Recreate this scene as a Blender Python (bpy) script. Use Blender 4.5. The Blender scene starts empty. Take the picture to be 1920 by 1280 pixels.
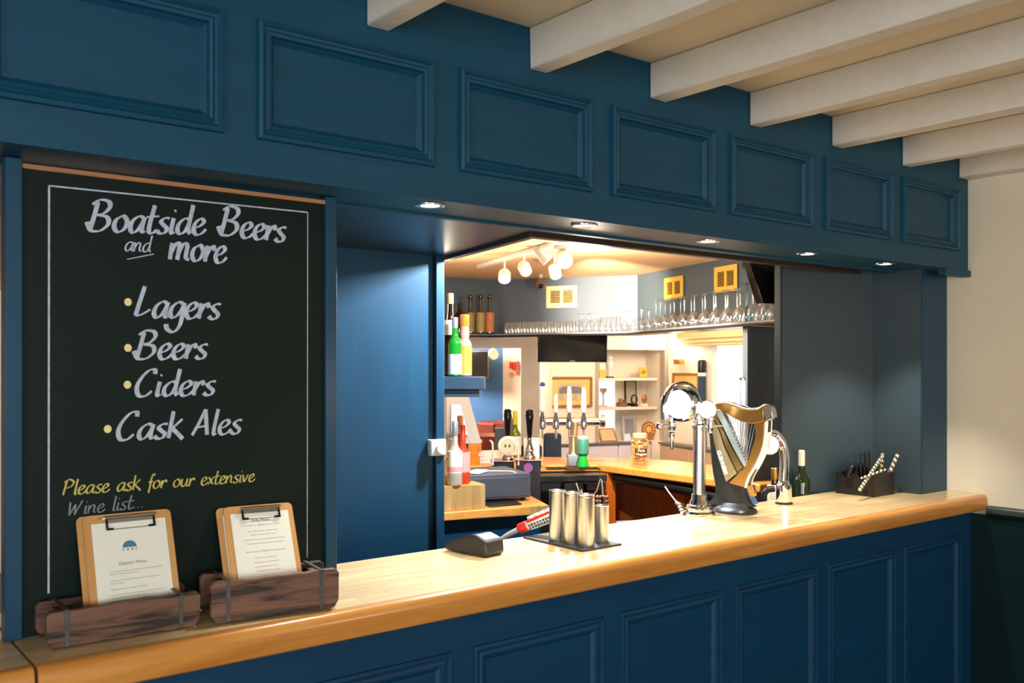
import bpy, math, random
from mathutils import Vector, Matrix
random.seed(7)
R = math.radians
C = bpy.context.scene.collection
# ------------------------------------------------------------------ camera, world, exposure
EYE = 1.68; K = 1760.0; HZ = 688.0; YAW = R(38.7)
SN, CS = math.sin(YAW), math.cos(YAW)
cd = bpy.data.cameras.new('camera'); cam = bpy.data.objects.new('camera', cd); C.objects.link(cam)
cam.location = (0, 0, EYE); cam.rotation_euler = (R(90), 0, -YAW)
cd.sensor_width = 36; cd.lens = 33.0; cd.shift_y = 48/1920; cd.clip_start = .05
cd.dof.use_dof = True; cd.dof.focus_distance = 3.6; cd.dof.aperture_fstop = 7.0
bpy.context.scene.camera = cam
sc = bpy.context.scene
sc.view_settings.view_transform = 'Standard'; sc.view_settings.look = 'None'
sc.view_settings.gamma = 1; sc.view_settings.use_curve_mapping = False
sc.view_settings.exposure = 0.0
sc.cycles.transparent_max_bounces = 48
w = bpy.data.worlds.new('world'); sc.world = w; w.use_nodes = True
w.node_tree.nodes['Background'].inputs[0].default_value = (.75, .86, 1, 1)
w.node_tree.nodes['Background'].inputs[1].default_value = 1.0

def light(name, kind, loc, power, col=(1, 1, 1), size=.1, target=None, **kw):
    ld = bpy.data.lights.new(name, kind); ld.energy = power; ld.color = col
    if kind == 'AREA':
        ld.shape = 'RECTANGLE'; ld.size = kw.get('sx', size); ld.size_y = kw.get('sy', size)
    else: ld.shadow_soft_size = size
    if kind == 'SPOT': ld.spot_size = R(kw.get('angle', 80)); ld.spot_blend = kw.get('blend', .6)
    o = bpy.data.objects.new(name, ld); C.objects.link(o); o.location = loc
    if target is not None:
        o.rotation_euler = (Vector(target)-Vector(loc)).to_track_quat('-Z', 'Y').to_euler()
    return o
DAY = (.86, .94, 1.0); WARM = (1, .70, .40); WARM2 = (1, .82, .61); DOWN = (1, .92, .80)
# daylight through the pub room's assumed windows, behind and left of the camera
light('daylight_rear_window', 'AREA', (-1.2, -4.75, 1.55), 195, DAY, sx=3.6, sy=1.5, target=(-1.2, 2, 1.5))
light('daylight_left_window', 'AREA', (-3.75, -1.4, 1.55), 115, DAY, sx=3.0, sy=1.5, target=(4, -1.4, 1.45))
light('warm_bounce_fill', 'POINT', (2.9, -1.3, 1.5), 50, (1, .68, .40), .25)  # unseen warm point added for bounced glow on ceiling and fascia
# lamps of the serving area
light('bar_ceiling_lamp', 'POINT', (3.35, 3.55, 2.02), 30, WARM2, .08)
light('bar_ceiling_lamp', 'POINT', (2.9, 4.3, 2.02), 14, WARM2, .08)
light('bar_wall_spot', 'SPOT', (3.45, 3.7, 2.14), 420, WARM2, .04, target=(4.62, 4.58, 2.12), angle=44, blend=.9)
light('bar_counter_spot', 'SPOT', (3.3, 3.3, 2.16), 150, WARM2, .04, target=(4.2, 3.5, 1.1), angle=90)
light('assumed_cool_light', 'AREA', (2.62, 2.94, 2.287), 120, (.74, .88, 1), sx=.04, sy=.22, target=(1.9, 3.1, 1.3))  # assumed unseen cool light, added for the diagonal shade edge on the left panel
light('assumed_lounge_lamp', 'POINT', (5.2, 4.9, 2.1), 46, (1, .91, .80), .2)  # assumed lamps, out of view, added to light the lounge walls
light('assumed_lounge_lamp', 'POINT', (4.4, 7.2, 2.1), 50, (1, .91, .80), .2)
light('assumed_passage_lamp', 'POINT', (4.7, 7.3, 2.05), 130, (1, .92, .82), .2)  # assumed hidden lamp, added to brighten the walls beyond the archway

# ------------------------------------------------------------------ placing helpers
def ray(px):
    t = (px-960)/K; return (SN+CS*t, CS-SN*t)
def P(px, py, d):
    a, b = ray(px); return Vector((a*d, b*d, EYE-(py-HZ)*d/K))
def onZ(px, py, Z): return P(px, py, K*(EYE-Z)/(py-HZ))
def onY(px, py, Y): return P(px, py, Y/ray(px)[1])
def onLine(px, py, p, q):
    a, b = ray(px); ux, uy = q[0]-p[0], q[1]-p[1]
    det = a*(-uy)-(-ux)*b
    d = (p[0]*(-uy)-(-ux)*p[1])/det
    return P(px, py, d)
# ------------------------------------------------------------------ materials
MATS = {}
def srgb(r, g, b):
    f = lambda c: (c/255/12.92) if c/255 <= .04045 else ((c/255+.055)/1.055)**2.4
    return (f(r), f(g), f(b), 1)
def mat(name, col, rough=.5, metal=0, noise=.0, scale=8, stretch=(1, 1, 1), bump=0, emit=0, trans=0, spec=.5, coat=0, ior=1.45, col2=None, bscale=None, rnd=0):
    if name in MATS: return MATS[name]
    m = bpy.data.materials.new(name); m.use_nodes = True; nt = m.node_tree; N = nt.nodes; L = nt.links
    b = N['Principled BSDF']; c = srgb(*col)
    b.inputs['Base Color'].default_value = c; b.inputs['Roughness'].default_value = rough
    b.inputs['Metallic'].default_value = metal; b.inputs['Specular IOR Level'].default_value = spec
    b.inputs['Transmission Weight'].default_value = trans; b.inputs['IOR'].default_value = ior
    b.inputs['Coat Weight'].default_value = coat; b.inputs['Coat Roughness'].default_value = .12
    if emit:
        b.inputs['Emission Color'].default_value = c; b.inputs['Emission Strength'].default_value = emit
    if noise or bump or rnd:
        tc = N.new('ShaderNodeTexCoord'); mp = N.new('ShaderNodeMapping'); mp.inputs['Scale'].default_value = stretch
        L.new(tc.outputs['Object'], mp.inputs['Vector'])
        vec = mp.outputs['Vector']
        oi = N.new('ShaderNodeObjectInfo')
        ad = N.new('ShaderNodeVectorMath'); ad.operation = 'ADD'
        mu = N.new('ShaderNodeMath'); mu.operation = 'MULTIPLY'; mu.inputs[1].default_value = 37 if rnd else 0
        L.new(oi.outputs['Random'], mu.inputs[0]); L.new(vec, ad.inputs[0]); L.new(mu.outputs[0], ad.inputs[1]); vec = ad.outputs[0]
        nz = N.new('ShaderNodeTexNoise'); nz.inputs['Scale'].default_value = scale; nz.inputs['Detail'].default_value = 6
        nz.inputs['Roughness'].default_value = .6
        L.new(vec, nz.inputs['Vector'])
        rp = N.new('ShaderNodeValToRGB'); rp.color_ramp.elements[0].position = .3; rp.color_ramp.elements[1].position = .7
        c2 = srgb(*col2) if col2 else tuple(max(0, x*(1-noise)) for x in c[:3])+(1,)
        rp.color_ramp.elements[0].color = c2; rp.color_ramp.elements[1].color = c
        L.new(nz.outputs['Fac'], rp.inputs['Fac'])
        out = rp.outputs['Color']
        if rnd:
            hs = N.new('ShaderNodeHueSaturation'); mr = N.new('ShaderNodeMapRange')
            mr.inputs['To Min'].default_value = 1-rnd; mr.inputs['To Max'].default_value = 1+rnd
            L.new(oi.outputs['Random'], mr.inputs['Value']); L.new(mr.outputs[0], hs.inputs['Value']); L.new(out, hs.inputs['Color']); out = hs.outputs['Color']
        L.new(out, b.inputs['Base Color'])
        if bump:
            bn = N.new('ShaderNodeBump'); bn.inputs['Strength'].default_value = bump; bn.inputs['Distance'].default_value = .002
            n2 = nz
            if bscale:
                n2 = N.new('ShaderNodeTexNoise'); n2.inputs['Scale'].default_value = bscale; n2.inputs['Detail'].default_value = 4
                L.new(vec, n2.inputs['Vector'])
            L.new(n2.outputs['Fac'], bn.inputs['Height']); L.new(bn.outputs[0], b.inputs['Normal'])
    MATS[name] = m; return m
def woodmat(name, c1, c2, rough=.3, coat=.3, axis='X', rnd=.12, scale=1.0, bump=.15):
    if name in MATS: return MATS[name]
    m = bpy.data.materials.new(name); m.use_nodes = True; nt = m.node_tree; N = nt.nodes; L = nt.links; b = N['Principled BSDF']
    tc = N.new('ShaderNodeTexCoord'); oi = N.new('ShaderNodeObjectInfo'); mu = N.new('ShaderNodeMath'); mu.operation = 'MULTIPLY'; mu.inputs[1].default_value = 53
    ad = N.new('ShaderNodeVectorMath'); ad.operation = 'ADD'; mp = N.new('ShaderNodeMapping')
    s = {'X': (2.2, 26, 26), 'Y': (26, 2.2, 26), 'Z': (26, 26, 2.2)}[axis]
    mp.inputs['Scale'].default_value = tuple(x*scale for x in s)
    L.new(oi.outputs['Random'], mu.inputs[0]); L.new(tc.outputs['Object'], ad.inputs[0]); L.new(mu.outputs[0], ad.inputs[1]); L.new(ad.outputs[0], mp.inputs['Vector'])
    nz = N.new('ShaderNodeTexNoise'); nz.inputs['Scale'].default_value = 1; nz.inputs['Detail'].default_value = 8; nz.inputs['Distortion'].default_value = .7; nz.inputs['Roughness'].default_value = .62
    L.new(mp.outputs[0], nz.inputs['Vector'])
    rp = N.new('ShaderNodeValToRGB'); rp.color_ramp.elements[0].position = .32; rp.color_ramp.elements[1].position = .68
    rp.color_ramp.elements[0].color = srgb(*c2); rp.color_ramp.elements[1].color = srgb(*c1)
    L.new(nz.outputs['Fac'], rp.inputs['Fac'])
    hs = N.new('ShaderNodeHueSaturation'); mr = N.new('ShaderNodeMapRange'); mr.inputs['To Min'].default_value = 1-rnd; mr.inputs['To Max'].default_value = 1+rnd
    L.new(oi.outputs['Random'], mr.inputs['Value']); L.new(mr.outputs[0], hs.inputs['Value']); L.new(rp.outputs['Color'], hs.inputs['Color'])
    L.new(hs.outputs['Color'], b.inputs['Base Color'])
    bn = N.new('ShaderNodeBump'); bn.inputs['Strength'].default_value = bump; bn.inputs['Distance'].default_value = .001
    L.new(nz.outputs['Fac'], bn.inputs['Height']); L.new(bn.outputs[0], b.inputs['Normal'])
    b.inputs['Roughness'].default_value = rough; b.inputs['Coat Weight'].default_value = coat; b.inputs['Coat Roughness'].default_value = .16
    if 'blue' in name: b.inputs['Specular IOR Level'].default_value = .3
    MATS[name] = m; return m
def glassmat(name, tint=(1, 1, 1), refl=1.0):
    if name in MATS: return MATS[name]
    m = bpy.data.materials.new(name); m.use_nodes = True; nt = m.node_tree; N = nt.nodes; L = nt.links; N.clear()
    o = N.new('ShaderNodeOutputMaterial'); mx = N.new('ShaderNodeMixShader'); t = N.new('ShaderNodeBsdfTransparent'); g = N.new('ShaderNodeBsdfGlossy')
    lw = N.new('ShaderNodeLayerWeight'); lw.inputs[0].default_value = .35
    mr = N.new('ShaderNodeMapRange'); mr.inputs['To Min'].default_value = .13; mr.inputs['To Max'].default_value = .6*refl
    t.inputs[0].default_value = (*tint, 1); g.inputs[0].default_value = (.95, .95, .95, 1); g.inputs['Roughness'].default_value = .06
    L.new(lw.outputs['Facing'], mr.inputs['Value']); L.new(mr.outputs[0], mx.inputs[0]); L.new(t.outputs[0], mx.inputs[1]); L.new(g.outputs[0], mx.inputs[2]); L.new(mx.outputs[0], o.inputs[0])
    MATS[name] = m; return m
BLUE = woodmat('blue_painted_wood', (8, 70, 94), (5, 62, 85), .45, .04, 'X', 0, .7, .35)
BLUEV = woodmat('blue_painted_wood_upright', (20, 66, 92), (16, 59, 84), .42, .05, 'Z', 0, .6, .35)
BLUED = woodmat('deep_blue_painted_wood', (0, 58, 90), (0, 50, 80), .45, .03, 'X', 0, .7, .2)
CREAM = mat('cream_emulsion', (226, 216, 192), .75, noise=.05, scale=3, bump=.1, bscale=60)
CREAMW = mat('warm_cream_wall', (236, 224, 206), .75, noise=.04, scale=3)
BEAMW = mat('rough_cream_beam', (224, 216, 202), .6, noise=.08, scale=12, bump=.8, bscale=45, rnd=.02)
CEIL = mat('ceiling_paint', (224, 208, 178), .8, noise=.06, scale=2, bump=.3, bscale=25)
CEILI = mat('servery_ceiling_paint', (236, 200, 156), .8, noise=.03, scale=2)
GREEN = mat('dark_green_wainscot_paint', (8, 34, 34), .35, noise=.2, scale=5)
OAK = woodmat('bar_top_wood', (234, 208, 160), (208, 176, 122), .26, .45, 'X', .09)
OAKE = woodmat('bar_top_nosing_wood', (212, 150, 72), (184, 116, 46), .3, .4, 'X', .05)
PINE = woodmat('orange_pine', (238, 166, 82), (214, 134, 54), .35, .25, 'X', .06)
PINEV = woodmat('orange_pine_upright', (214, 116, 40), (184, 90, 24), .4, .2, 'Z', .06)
OAKV = woodmat('grey_oak_upright', (190, 150, 92), (150, 112, 62), .5, .05, 'Z', .05)
OLDW = woodmat('weathered_dark_wood', (104, 70, 52), (30, 20, 16), .6, .05, 'X', .12, 1.5, 1.0)
OLDW2 = woodmat('weathered_dark_wood_end', (96, 62, 42), (36, 24, 18), .6, .05, 'Y', .15, 1.4, 1.0)
for m_ in (OLDW, OLDW2):
    cr = [x for x in m_.node_tree.nodes if x.type == 'VALTORGB'][0].color_ramp
    cr.elements[0].position = .40; cr.elements[1].position = .52
    e = cr.elements.new(.66); e.color = srgb(112, 78, 58); e = cr.elements.new(.72); e.color = srgb(150, 124, 94)
IRON = mat('blackened_iron_band', (96, 92, 88), .55, .5, noise=.4, scale=40)
BOARDM = mat('chalkboard_face', (10, 28, 24), .5, noise=.18, scale=3, spec=.2)
RAWW = woodmat('raw_board_edge', (188, 132, 84), (150, 98, 58), .6, 0, 'X', .05)
HARD = woodmat('clipboard_hardboard', (206, 154, 92), (190, 136, 76), .45, .1, 'Z', .05, .5)
PAPER = mat('menu_paper', (232, 230, 216), .7)
CHALK = mat('white_chalk_pen', (196, 204, 218), .8, noise=.35, scale=55)
CHALKY = mat('yellow_chalk_pen', (212, 198, 104), .8, noise=.4, scale=55)
CHALKD = mat('cream_chalk_dot', (236, 220, 150), .8)
CHALKG = mat('grey_chalk_pen', (140, 150, 158), .8, noise=.4, scale=55)
CHROME = mat('chrome', (225, 226, 230), .07, 1)
CHROMEB = mat('brushed_chrome', (205, 205, 208), .2, 1)
STEEL = mat('brushed_steel', (204, 199, 192), .30, 1, noise=.08, scale=6, stretch=(30, 30, 1))
GOLD = mat('antique_gold', (205, 160, 92), .26, 1)
GOLDP = mat('pale_champagne_metal', (206, 190, 150), .3, .9)
BLACKP = mat('black_plastic', (22, 22, 24), .35)
BLACKG = mat('black_gloss', (12, 12, 13), .12)
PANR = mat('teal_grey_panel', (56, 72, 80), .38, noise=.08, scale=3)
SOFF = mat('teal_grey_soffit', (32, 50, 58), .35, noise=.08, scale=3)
GREYP = mat('charcoal_plastic', (58, 60, 66), .4)
DARKM = mat('dark_grey_stand', (52, 52, 50), .3, .2)
WHITEP = mat('white_plastic', (226, 226, 222), .35)
WHITEG = mat('lit_white_lens', (255, 252, 252), .3, emit=5)
BULB = mat('lamp_lens_lit', (255, 236, 205), .3, emit=14)
BULBC = mat('downlight_lens_lit', (255, 240, 214), .3, emit=9)
BRASS = mat('yellow_vent_paint', (226, 190, 84), .4)
VENTW = mat('cream_vent_paint', (250, 234, 170), .4)
VENTD = mat('vent_dark_backing', (96, 66, 16), .7)
SCREEN = mat('dark_screen', (24, 22, 20), .1)
GLASS = glassmat('clear_glass')
GLASST = glassmat('teal_glass', (.25, .62, .68))
TAN = mat('tan_leather', (196, 160, 124), .45, noise=.06, scale=6)
LILAC = mat('pale_grey_bench_back', (214, 210, 222), .6)
NAVY = mat('navy_fabric', (44, 62, 84), .7)
RUST = mat('rust_velvet', (122, 54, 40), .7, noise=.3, scale=9)
GBLUE = mat('blue_board_lit_grey', (104, 116, 130), .45, noise=.08, scale=3, stretch=(1, 1, .3))  # blue paint; its greying by warm light is put into the colour
GBLUED = mat('blue_board_shade_grey', (84, 98, 108), .45, noise=.08, scale=3)  # darker copy of the same paint for less lit segments, greying put in
WINL = mat('bright_window_daylight', (226, 230, 240), .3, emit=1.0)
FRAMEW = mat('gilt_brown_frame', (150, 98, 44), .4)
MOUNT = mat('ochre_mount', (224, 190, 106), .6)
PRINT = mat('grey_print', (206, 190, 150), .6, noise=.35, scale=22)
BLIND = mat('wheat_roman_blind', (226, 192, 136), .7, noise=.05, scale=20)
FLOORM = woodmat('dark_floor_boards', (86, 56, 36), (60, 38, 24), .4, .2, 'X')
RED = mat('red_print', (206, 36, 30), .35); PURP = mat('purple_clip', (150, 84, 150), .4)
GREENL = mat('bright_green_plastic', (30, 170, 60), .3); TEAL = mat('teal_label', (60, 130, 110), .4)
INK = mat('grey_menu_print', (140, 136, 128), .8); INKD = mat('dark_menu_print', (84, 84, 82), .8); LOGO = mat('teal_menu_emblem', (72, 124, 146), .7)
WHITEL = mat('white_lettering', (240, 240, 238), .5)
# ------------------------------------------------------------------ mesh builder
class MB:
    def __init__(s): s.v = []; s.f = []
    def add(s, vs, fs, M=None):
        n = len(s.v)
        for p in vs:
            p = Vector(p); s.v.append(M @ p if M else p)
        s.f += [tuple(i+n for i in f) for f in fs]; return s
    def box(s, x0, x1, y0, y1, z0, z1, M=None):
        return s.add([(x0,y0,z0),(x1,y0,z0),(x1,y1,z0),(x0,y1,z0),(x0,y0,z1),(x1,y0,z1),(x1,y1,z1),(x0,y1,z1)],
                     [(0,3,2,1),(4,5,6,7),(0,1,5,4),(1,2,6,5),(2,3,7,6),(3,0,4,7)], M)
    def cbox(s, c, d, M=None):
        return s.box(c[0]-d[0]/2, c[0]+d[0]/2, c[1]-d[1]/2, c[1]+d[1]/2, c[2]-d[2]/2, c[2]+d[2]/2, M)
    def prism(s, poly, z0, z1, M=None):
        a = sum(poly[i][0]*poly[(i+1) % len(poly)][1]-poly[(i+1) % len(poly)][0]*poly[i][1] for i in range(len(poly)))
        if a < 0: poly = poly[::-1]
        n = len(poly)
        return s.add([(x, y, z0) for x, y in poly]+[(x, y, z1) for x, y in poly],
                     [tuple(range(n-1, -1, -1)), tuple(range(n, 2*n))]+[(i, (i+1) % n, n+(i+1) % n, n+i) for i in range(n)], M)
    def extr(s, poly, o, u, v, d):      # 2D outline (u,v) pushed along d
        o, u, v, d = map(Vector, (o, u, v, d)); n = len(poly)
        b = [o+u*x+v*y for x, y in poly]
        area = sum(poly[i][0]*poly[(i+1) % n][1]-poly[(i+1) % n][0]*poly[i][1] for i in range(n))
        flip = (area > 0) == (u.cross(v).dot(d) > 0)
        f = [tuple(range(n)), tuple(range(2*n-1, n-1, -1))]+[(i, n+i, n+(i+1) % n, (i+1) % n) for i in range(n)]
        if flip: f = [q[::-1] for q in f]
        return s.add(b+[p+d for p in b], f)
    def band(s, A, B, o, u, v, d):      # strip between two matching 2D polylines, extruded
        o, u, v, d = map(Vector, (o, u, v, d)); n = len(A)
        vs = [o+u*x+v*y for x, y in A]+[o+u*x+v*y for x, y in B]; vs += [p+d for p in vs]
        f = []
        for i in range(n-1):
            f += [(i, i+1, n+i+1, n+i), (2*n+i, 3*n+i, 3*n+i+1, 2*n+i+1), (i, 2*n+i, 2*n+i+1, i+1), (n+i, n+i+1, 3*n+i+1, 3*n+i)]
        f += [(0, n, 3*n, 2*n), (n-1, 3*n-1, 4*n-1, 2*n-1)]
        return s.add(vs, f)
    def lathe(s, prof, c=(0, 0, 0), seg=24, axis=None, M=None):
        vs = []; fs = []; n = len(prof)
        for r, z in prof:
            for k in range(seg):
                a = 2*math.pi*k/seg; vs.append(Vector((max(r, 1e-5)*math.cos(a), max(r, 1e-5)*math.sin(a), z)))
        if axis is not None:
            q = Vector(axis).normalized().to_track_quat('Z', 'Y').to_matrix(); vs = [q @ p for p in vs]
        vs = [p+Vector(c) for p in vs]
        for i in range(n-1):
            for k in range(seg):
                a, b = i*seg+k, i*seg+(k+1) % seg; fs.append((a, b, b+seg, a+seg))
        if prof[0][0] > 1e-4: fs.append(tuple(range(seg-1, -1, -1)))
        if prof[-1][0] > 1e-4: fs.append(tuple(range((n-1)*seg, n*seg)))
        return s.add(vs, fs, M)
    def open_lathe(s, prof, c=(0, 0, 0), seg=20):
        vs = []; fs = []
        for r, z in prof:
            for k in range(seg):
                a = 2*math.pi*k/seg; vs.append((c[0]+r*math.cos(a), c[1]+r*math.sin(a), c[2]+z))
        for i in range(len(prof)-1):
            for k in range(seg):
                a, b = i*seg+k, i*seg+(k+1) % seg; fs.append((a, b, b+seg, a+seg))
        return s.add(vs, fs)
    def tube(s, pts, r, seg=10, smooth=0):
        pts = [Vector(p) for p in pts]
        if smooth: pts = catmull(pts, smooth)
        n = len(pts); rr = r if isinstance(r, (list, tuple)) else [r]*n
        if len(rr) != n: rr = [rr[0]+(rr[-1]-rr[0])*i/(n-1) for i in range(n)]
        vs = []; fs = []; up = None
        for i, p in enumerate(pts):
            t = (pts[min(i+1, n-1)]-pts[max(i-1, 0)]).normalized()
            if up is None: up = Vector((0, 0, 1)) if abs(t.z) < .9 else Vector((1, 0, 0))
            x = t.cross(up).normalized(); y = x.cross(t).normalized(); up = y
            for k in range(seg):
                a = 2*math.pi*k/seg; vs.append(p+x*rr[i]*math.cos(a)+y*rr[i]*math.sin(a))
        for i in range(n-1):
            for k in range(seg):
                a, b = i*seg+k, i*seg+(k+1) % seg; fs.append((a, a+seg, b+seg, b))
        fs += [tuple(range(seg)), tuple(range(n*seg-1, (n-1)*seg-1, -1))]
        return s.add(vs, fs)
    def ball(s, c, r, seg=16, sc=(1, 1, 1)):
        pr = [(r*math.sin(math.pi*i/10), -r*math.cos(math.pi*i/10)) for i in range(11)]
        M = Matrix.Translation(Vector(c)) @ Matrix.Diagonal((*sc, 1))
        return s.lathe(pr, (0, 0, 0), seg, None, M)
    def build(s, name, m, parent=None, bevel=0, smooth=True, origin=None, angle=35, segs=2):
        me = bpy.data.meshes.new(name); o = bpy.data.objects.new(name, me); C.objects.link(o)
        vs = s.v
        if parent is not None:
            inv = WM[parent.name].inverted(); vs = [inv @ p for p in vs]; o.parent = parent; WM[o.name] = WM[parent.name]
        else:
            if origin is None:
                xs = [p.x for p in vs]; ys = [p.y for p in vs]; zs = [p.z for p in vs]
                origin = ((min(xs)+max(xs))/2, (min(ys)+max(ys))/2, min(zs))
            origin = Vector(origin); o.location = origin; vs = [p-origin for p in vs]; WM[o.name] = Matrix.Translation(origin)
        me.from_pydata([tuple(p) for p in vs], [], s.f); me.materials.append(m); me.update()
        if smooth: me.shade_smooth(); me.set_sharp_from_angle(angle=R(angle))
        if bevel:
            b = o.modifiers.new('bevel', 'BEVEL'); b.width = bevel; b.segments = segs; b.limit_method = 'ANGLE'; b.angle_limit = R(40)
        return o
WM = {}
def catmull(p, k):
    out = []
    for i in range(len(p)-1):
        a = p[max(i-1, 0)]; b = p[i]; c = p[i+1]; d = p[min(i+2, len(p)-1)]
        for j in range(k):
            t = j/k; out.append(.5*((2*b)+(-a+c)*t+(2*a-5*b+4*c-d)*t*t+(-a+3*b-3*c+d)*t**3))
    out.append(p[-1]); return out
def tag(o, label, cat, group=None):
    o['label'] = label; o['category'] = cat
    if group: o['group'] = group
    return o
def struct(o): o['kind'] = 'structure'; return o
def thing(name, label, cat, loc=(0, 0, 0), rz=0, group=None):
    o = bpy.data.objects.new(name, None); C.objects.link(o); o.empty_display_size = .05
    o.location = loc; o.rotation_euler = (0, 0, rz); WM[o.name] = Matrix.Translation(Vector(loc)) @ Matrix.Rotation(rz, 4, 'Z')
    return tag(o, label, cat, group)
def copy_tree(o, parent=None):
    c = o.copy(); C.objects.link(c); c.parent = parent
    for ch in [x for x in bpy.data.objects if x.parent == o]: copy_tree(ch, c)
    return c
def placed(proto, first, loc, rz, label, group=None):
    o = proto if first else copy_tree(proto)
    o.location = loc; o.rotation_euler = (0, 0, rz); o['label'] = label
    if group: o['group'] = group
    return o
def text_mesh(txt, size, M, name, m, parent, align='CENTER', bold=0):
    cu = bpy.data.curves.new('t', 'FONT'); cu.body = txt; cu.size = size; cu.align_x = align; cu.align_y = 'CENTER'; cu.offset = bold; cu.resolution_u = 3
    t = bpy.data.objects.new('t', cu); C.objects.link(t); bpy.context.view_layer.update()
    me = bpy.data.meshes.new_from_object(t); bpy.data.objects.remove(t); bpy.data.curves.remove(cu)
    mb = MB(); mb.add([M @ v.co for v in me.vertices], [tuple(p.vertices) for p in me.polygons]); bpy.data.meshes.remove(me)
    return mb.build(name, m, parent, smooth=False)
def frameM(o, u, v):   # matrix whose x axis is u, y axis is v
    u = Vector(u).normalized(); v = Vector(v).normalized(); n = u.cross(v)
    return Matrix(((u.x, v.x, n.x, o[0]), (u.y, v.y, n.y, o[1]), (u.z, v.z, n.z, o[2]), (0, 0, 0, 1)))
ORD = ['first', 'second', 'third', 'fourth', 'fifth', 'sixth', 'seventh', 'eighth', 'ninth', 'tenth', 'eleventh', 'twelfth', 'thirteenth', 'fourteenth', 'fifteenth', 'sixteenth', 'seventeenth', 'eighteenth', 'nineteenth', 'twentieth']
# ------------------------------------------------------------------ room shell
XW = 4.425; ZS = EYE+.45; ZC = 2.668; ZI = EYE+.629; ZT = EYE-.588
struct(MB().box(-4, 11, -5.2, 11.2, -.1, 0).build('floor', FLOORM))
ceil = struct(MB().box(-4, XW+.2, -5.2, 2.12, ZC, ZC+.1).build('ceiling', CEIL))
bx = [1.207, 1.746, 2.255, 2.776, 3.296, 3.829]
for x in [1.207-.53*k for k in range(1, 8)]+bx:
    wd = .064 + random.uniform(-.004, .008); n = 14; mb = MB(); dz = random.uniform(-.004, .004)
    vs = []; fs = []
    for i in range(n+1):                    # a hand-hewn beam: the edges wander a little
        y = -5.2+(2.1+5.2)*i/n; j = lambda: random.uniform(-.003, .003)
        vs += [(x+j(), y, 2.55+dz+j()), (x+wd+j(), y, 2.55+dz+j()), (x+wd, y, ZC), (x, y, ZC)]
    for i in range(n):
        a = 4*i
        for k in range(4): fs.append((a+k, a+(k+1) % 4, a+4+(k+1) % 4, a+4+k))
    fs += [(3, 2, 1, 0), (4*n, 4*n+1, 4*n+2, 4*n+3)]
    mb.add(vs, fs).build('beam', BEAMW, ceil, bevel=.005)
MB().box(4.333, XW, -5.2, 2.1, 2.555, ZC).build('beam', BEAMW, ceil, bevel=.006)
wr = struct(MB().box(XW, XW+.15, -5.2, 2.6, 0, ZC+.1).build('wall_right', CREAM))
MB().box(XW-.018, XW, -5.2, 2.08, 0, 1.0).build('wainscot_panel', GREEN, wr)
mb = MB(); prof = [(0, .985), (.022, .985), (.026, .995), (.036, 1.0), (.040, 1.012), (.036, 1.022), (.024, 1.028), (.018, 1.038), (0, 1.042)]
mb.extr([(a, z) for a, z in prof], (XW, -5.2, 0), (-1, 0, 0), (0, 0, 1), (0, 7.2, 0)).build('dado_rail', GREEN, wr)
# walls behind and left of the camera, with the assumed openings the daylight comes through
mb = MB(); mb.box(-4, -3, -5.2, -5, 0, 2.8).box(.6, XW, -5.2, -5, 0, 2.8).box(-3, .6, -5.2, -5, 0, .8).box(-3, .6, -5.2, -5, 2.3, 2.8)
struct(mb.build('wall_rear', CREAM))
mb = MB(); mb.box(-4.15, -4, -5.2, -2.9, 0, 2.8).box(-4.15, -4, .1, 11, 0, 2.8).box(-4.15, -4, -2.9, .1, 0, .8).box(-4.15, -4, -2.9, .1, 2.3, 2.8)
struct(mb.build('wall_left', CREAM))
for nme, bxs in (('window_2', [(-3, .6, -5.12, -5.06, .8, .86), (-3, .6, -5.12, -5.06, 2.24, 2.3), (-3, -2.94, -5.12, -5.06, .8, 2.3), (-1.23, -1.17, -5.12, -5.06, .8, 2.3), (.54, .6, -5.12, -5.06, .8, 2.3)]),
                 ('window_3', [(-4.1, -4.04, -2.9, .1, .8, .86), (-4.1, -4.04, -2.9, .1, 2.24, 2.3), (-4.1, -4.04, -2.9, -2.84, .8, 2.3), (-4.1, -4.04, -1.43, -1.37, .8, 2.3), (-4.1, -4.04, .04, .1, .8, 2.3)])):
    mb = MB()
    for b in bxs: mb.box(*b)
    struct(mb.build(nme, WHITEP))
# ------------------------------------------------------------------ panelled fascia over the bar
def panelled(name, Yf, zb, zt, x0, x1, rects, z0, z1, m, depth, mm, xend, pk=1.0):
    mb = MB(); mb.box(x0, x1, Yf, Yf+.05, zb, z0).box(x0, x1, Yf, Yf+.05, z1, zt)
    e = x0
    for a, b in rects: mb.box(e, a, Yf, Yf+.05, z0, z1); e = b
    mb.box(e, x1, Yf, Yf+.05, z0, z1)
    o = mb.build(name, m, smooth=False)
    for a, b in rects:
        MB().box(a-.004, b+.004, Yf+depth, Yf+depth+.012, z0-.004, z1+.004).build('panel', mm, o)
        prof = [(-.008, 0), (-.006, -.010), (.003, -.014), (.009, -.006), (.014, -.004), (.020, -.009), (.027, -.006), (.030, .003), (.042, depth+.001)]
        vs = []; fs = []
        for ins, pr in prof:
            pr = pr*pk if pr < 0 else pr
            vs += [(a+ins, Yf+pr, z0+ins), (b-ins, Yf+pr, z0+ins), (b-ins, Yf+pr, z1-ins), (a+ins, Yf+pr, z1-ins)]
        for i in range(len(prof)-1):
            for k in range(4): fs.append((4*i+k, 4*i+(k+1) % 4, 4*i+4+(k+1) % 4, 4*i+4+k))
        MB().add(vs, fs).build('panel_moulding', m, o, angle=25)
    return o
rf = [(.337+.583*k, .337+.583*k+.487) for k in range(-4, 7)]
fas = struct(panelled('wall_front', 2.10, ZS, ZC, -2.4, XW, rf, 2.224, 2.493, BLUE, .014, BLUE, XW))
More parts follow.
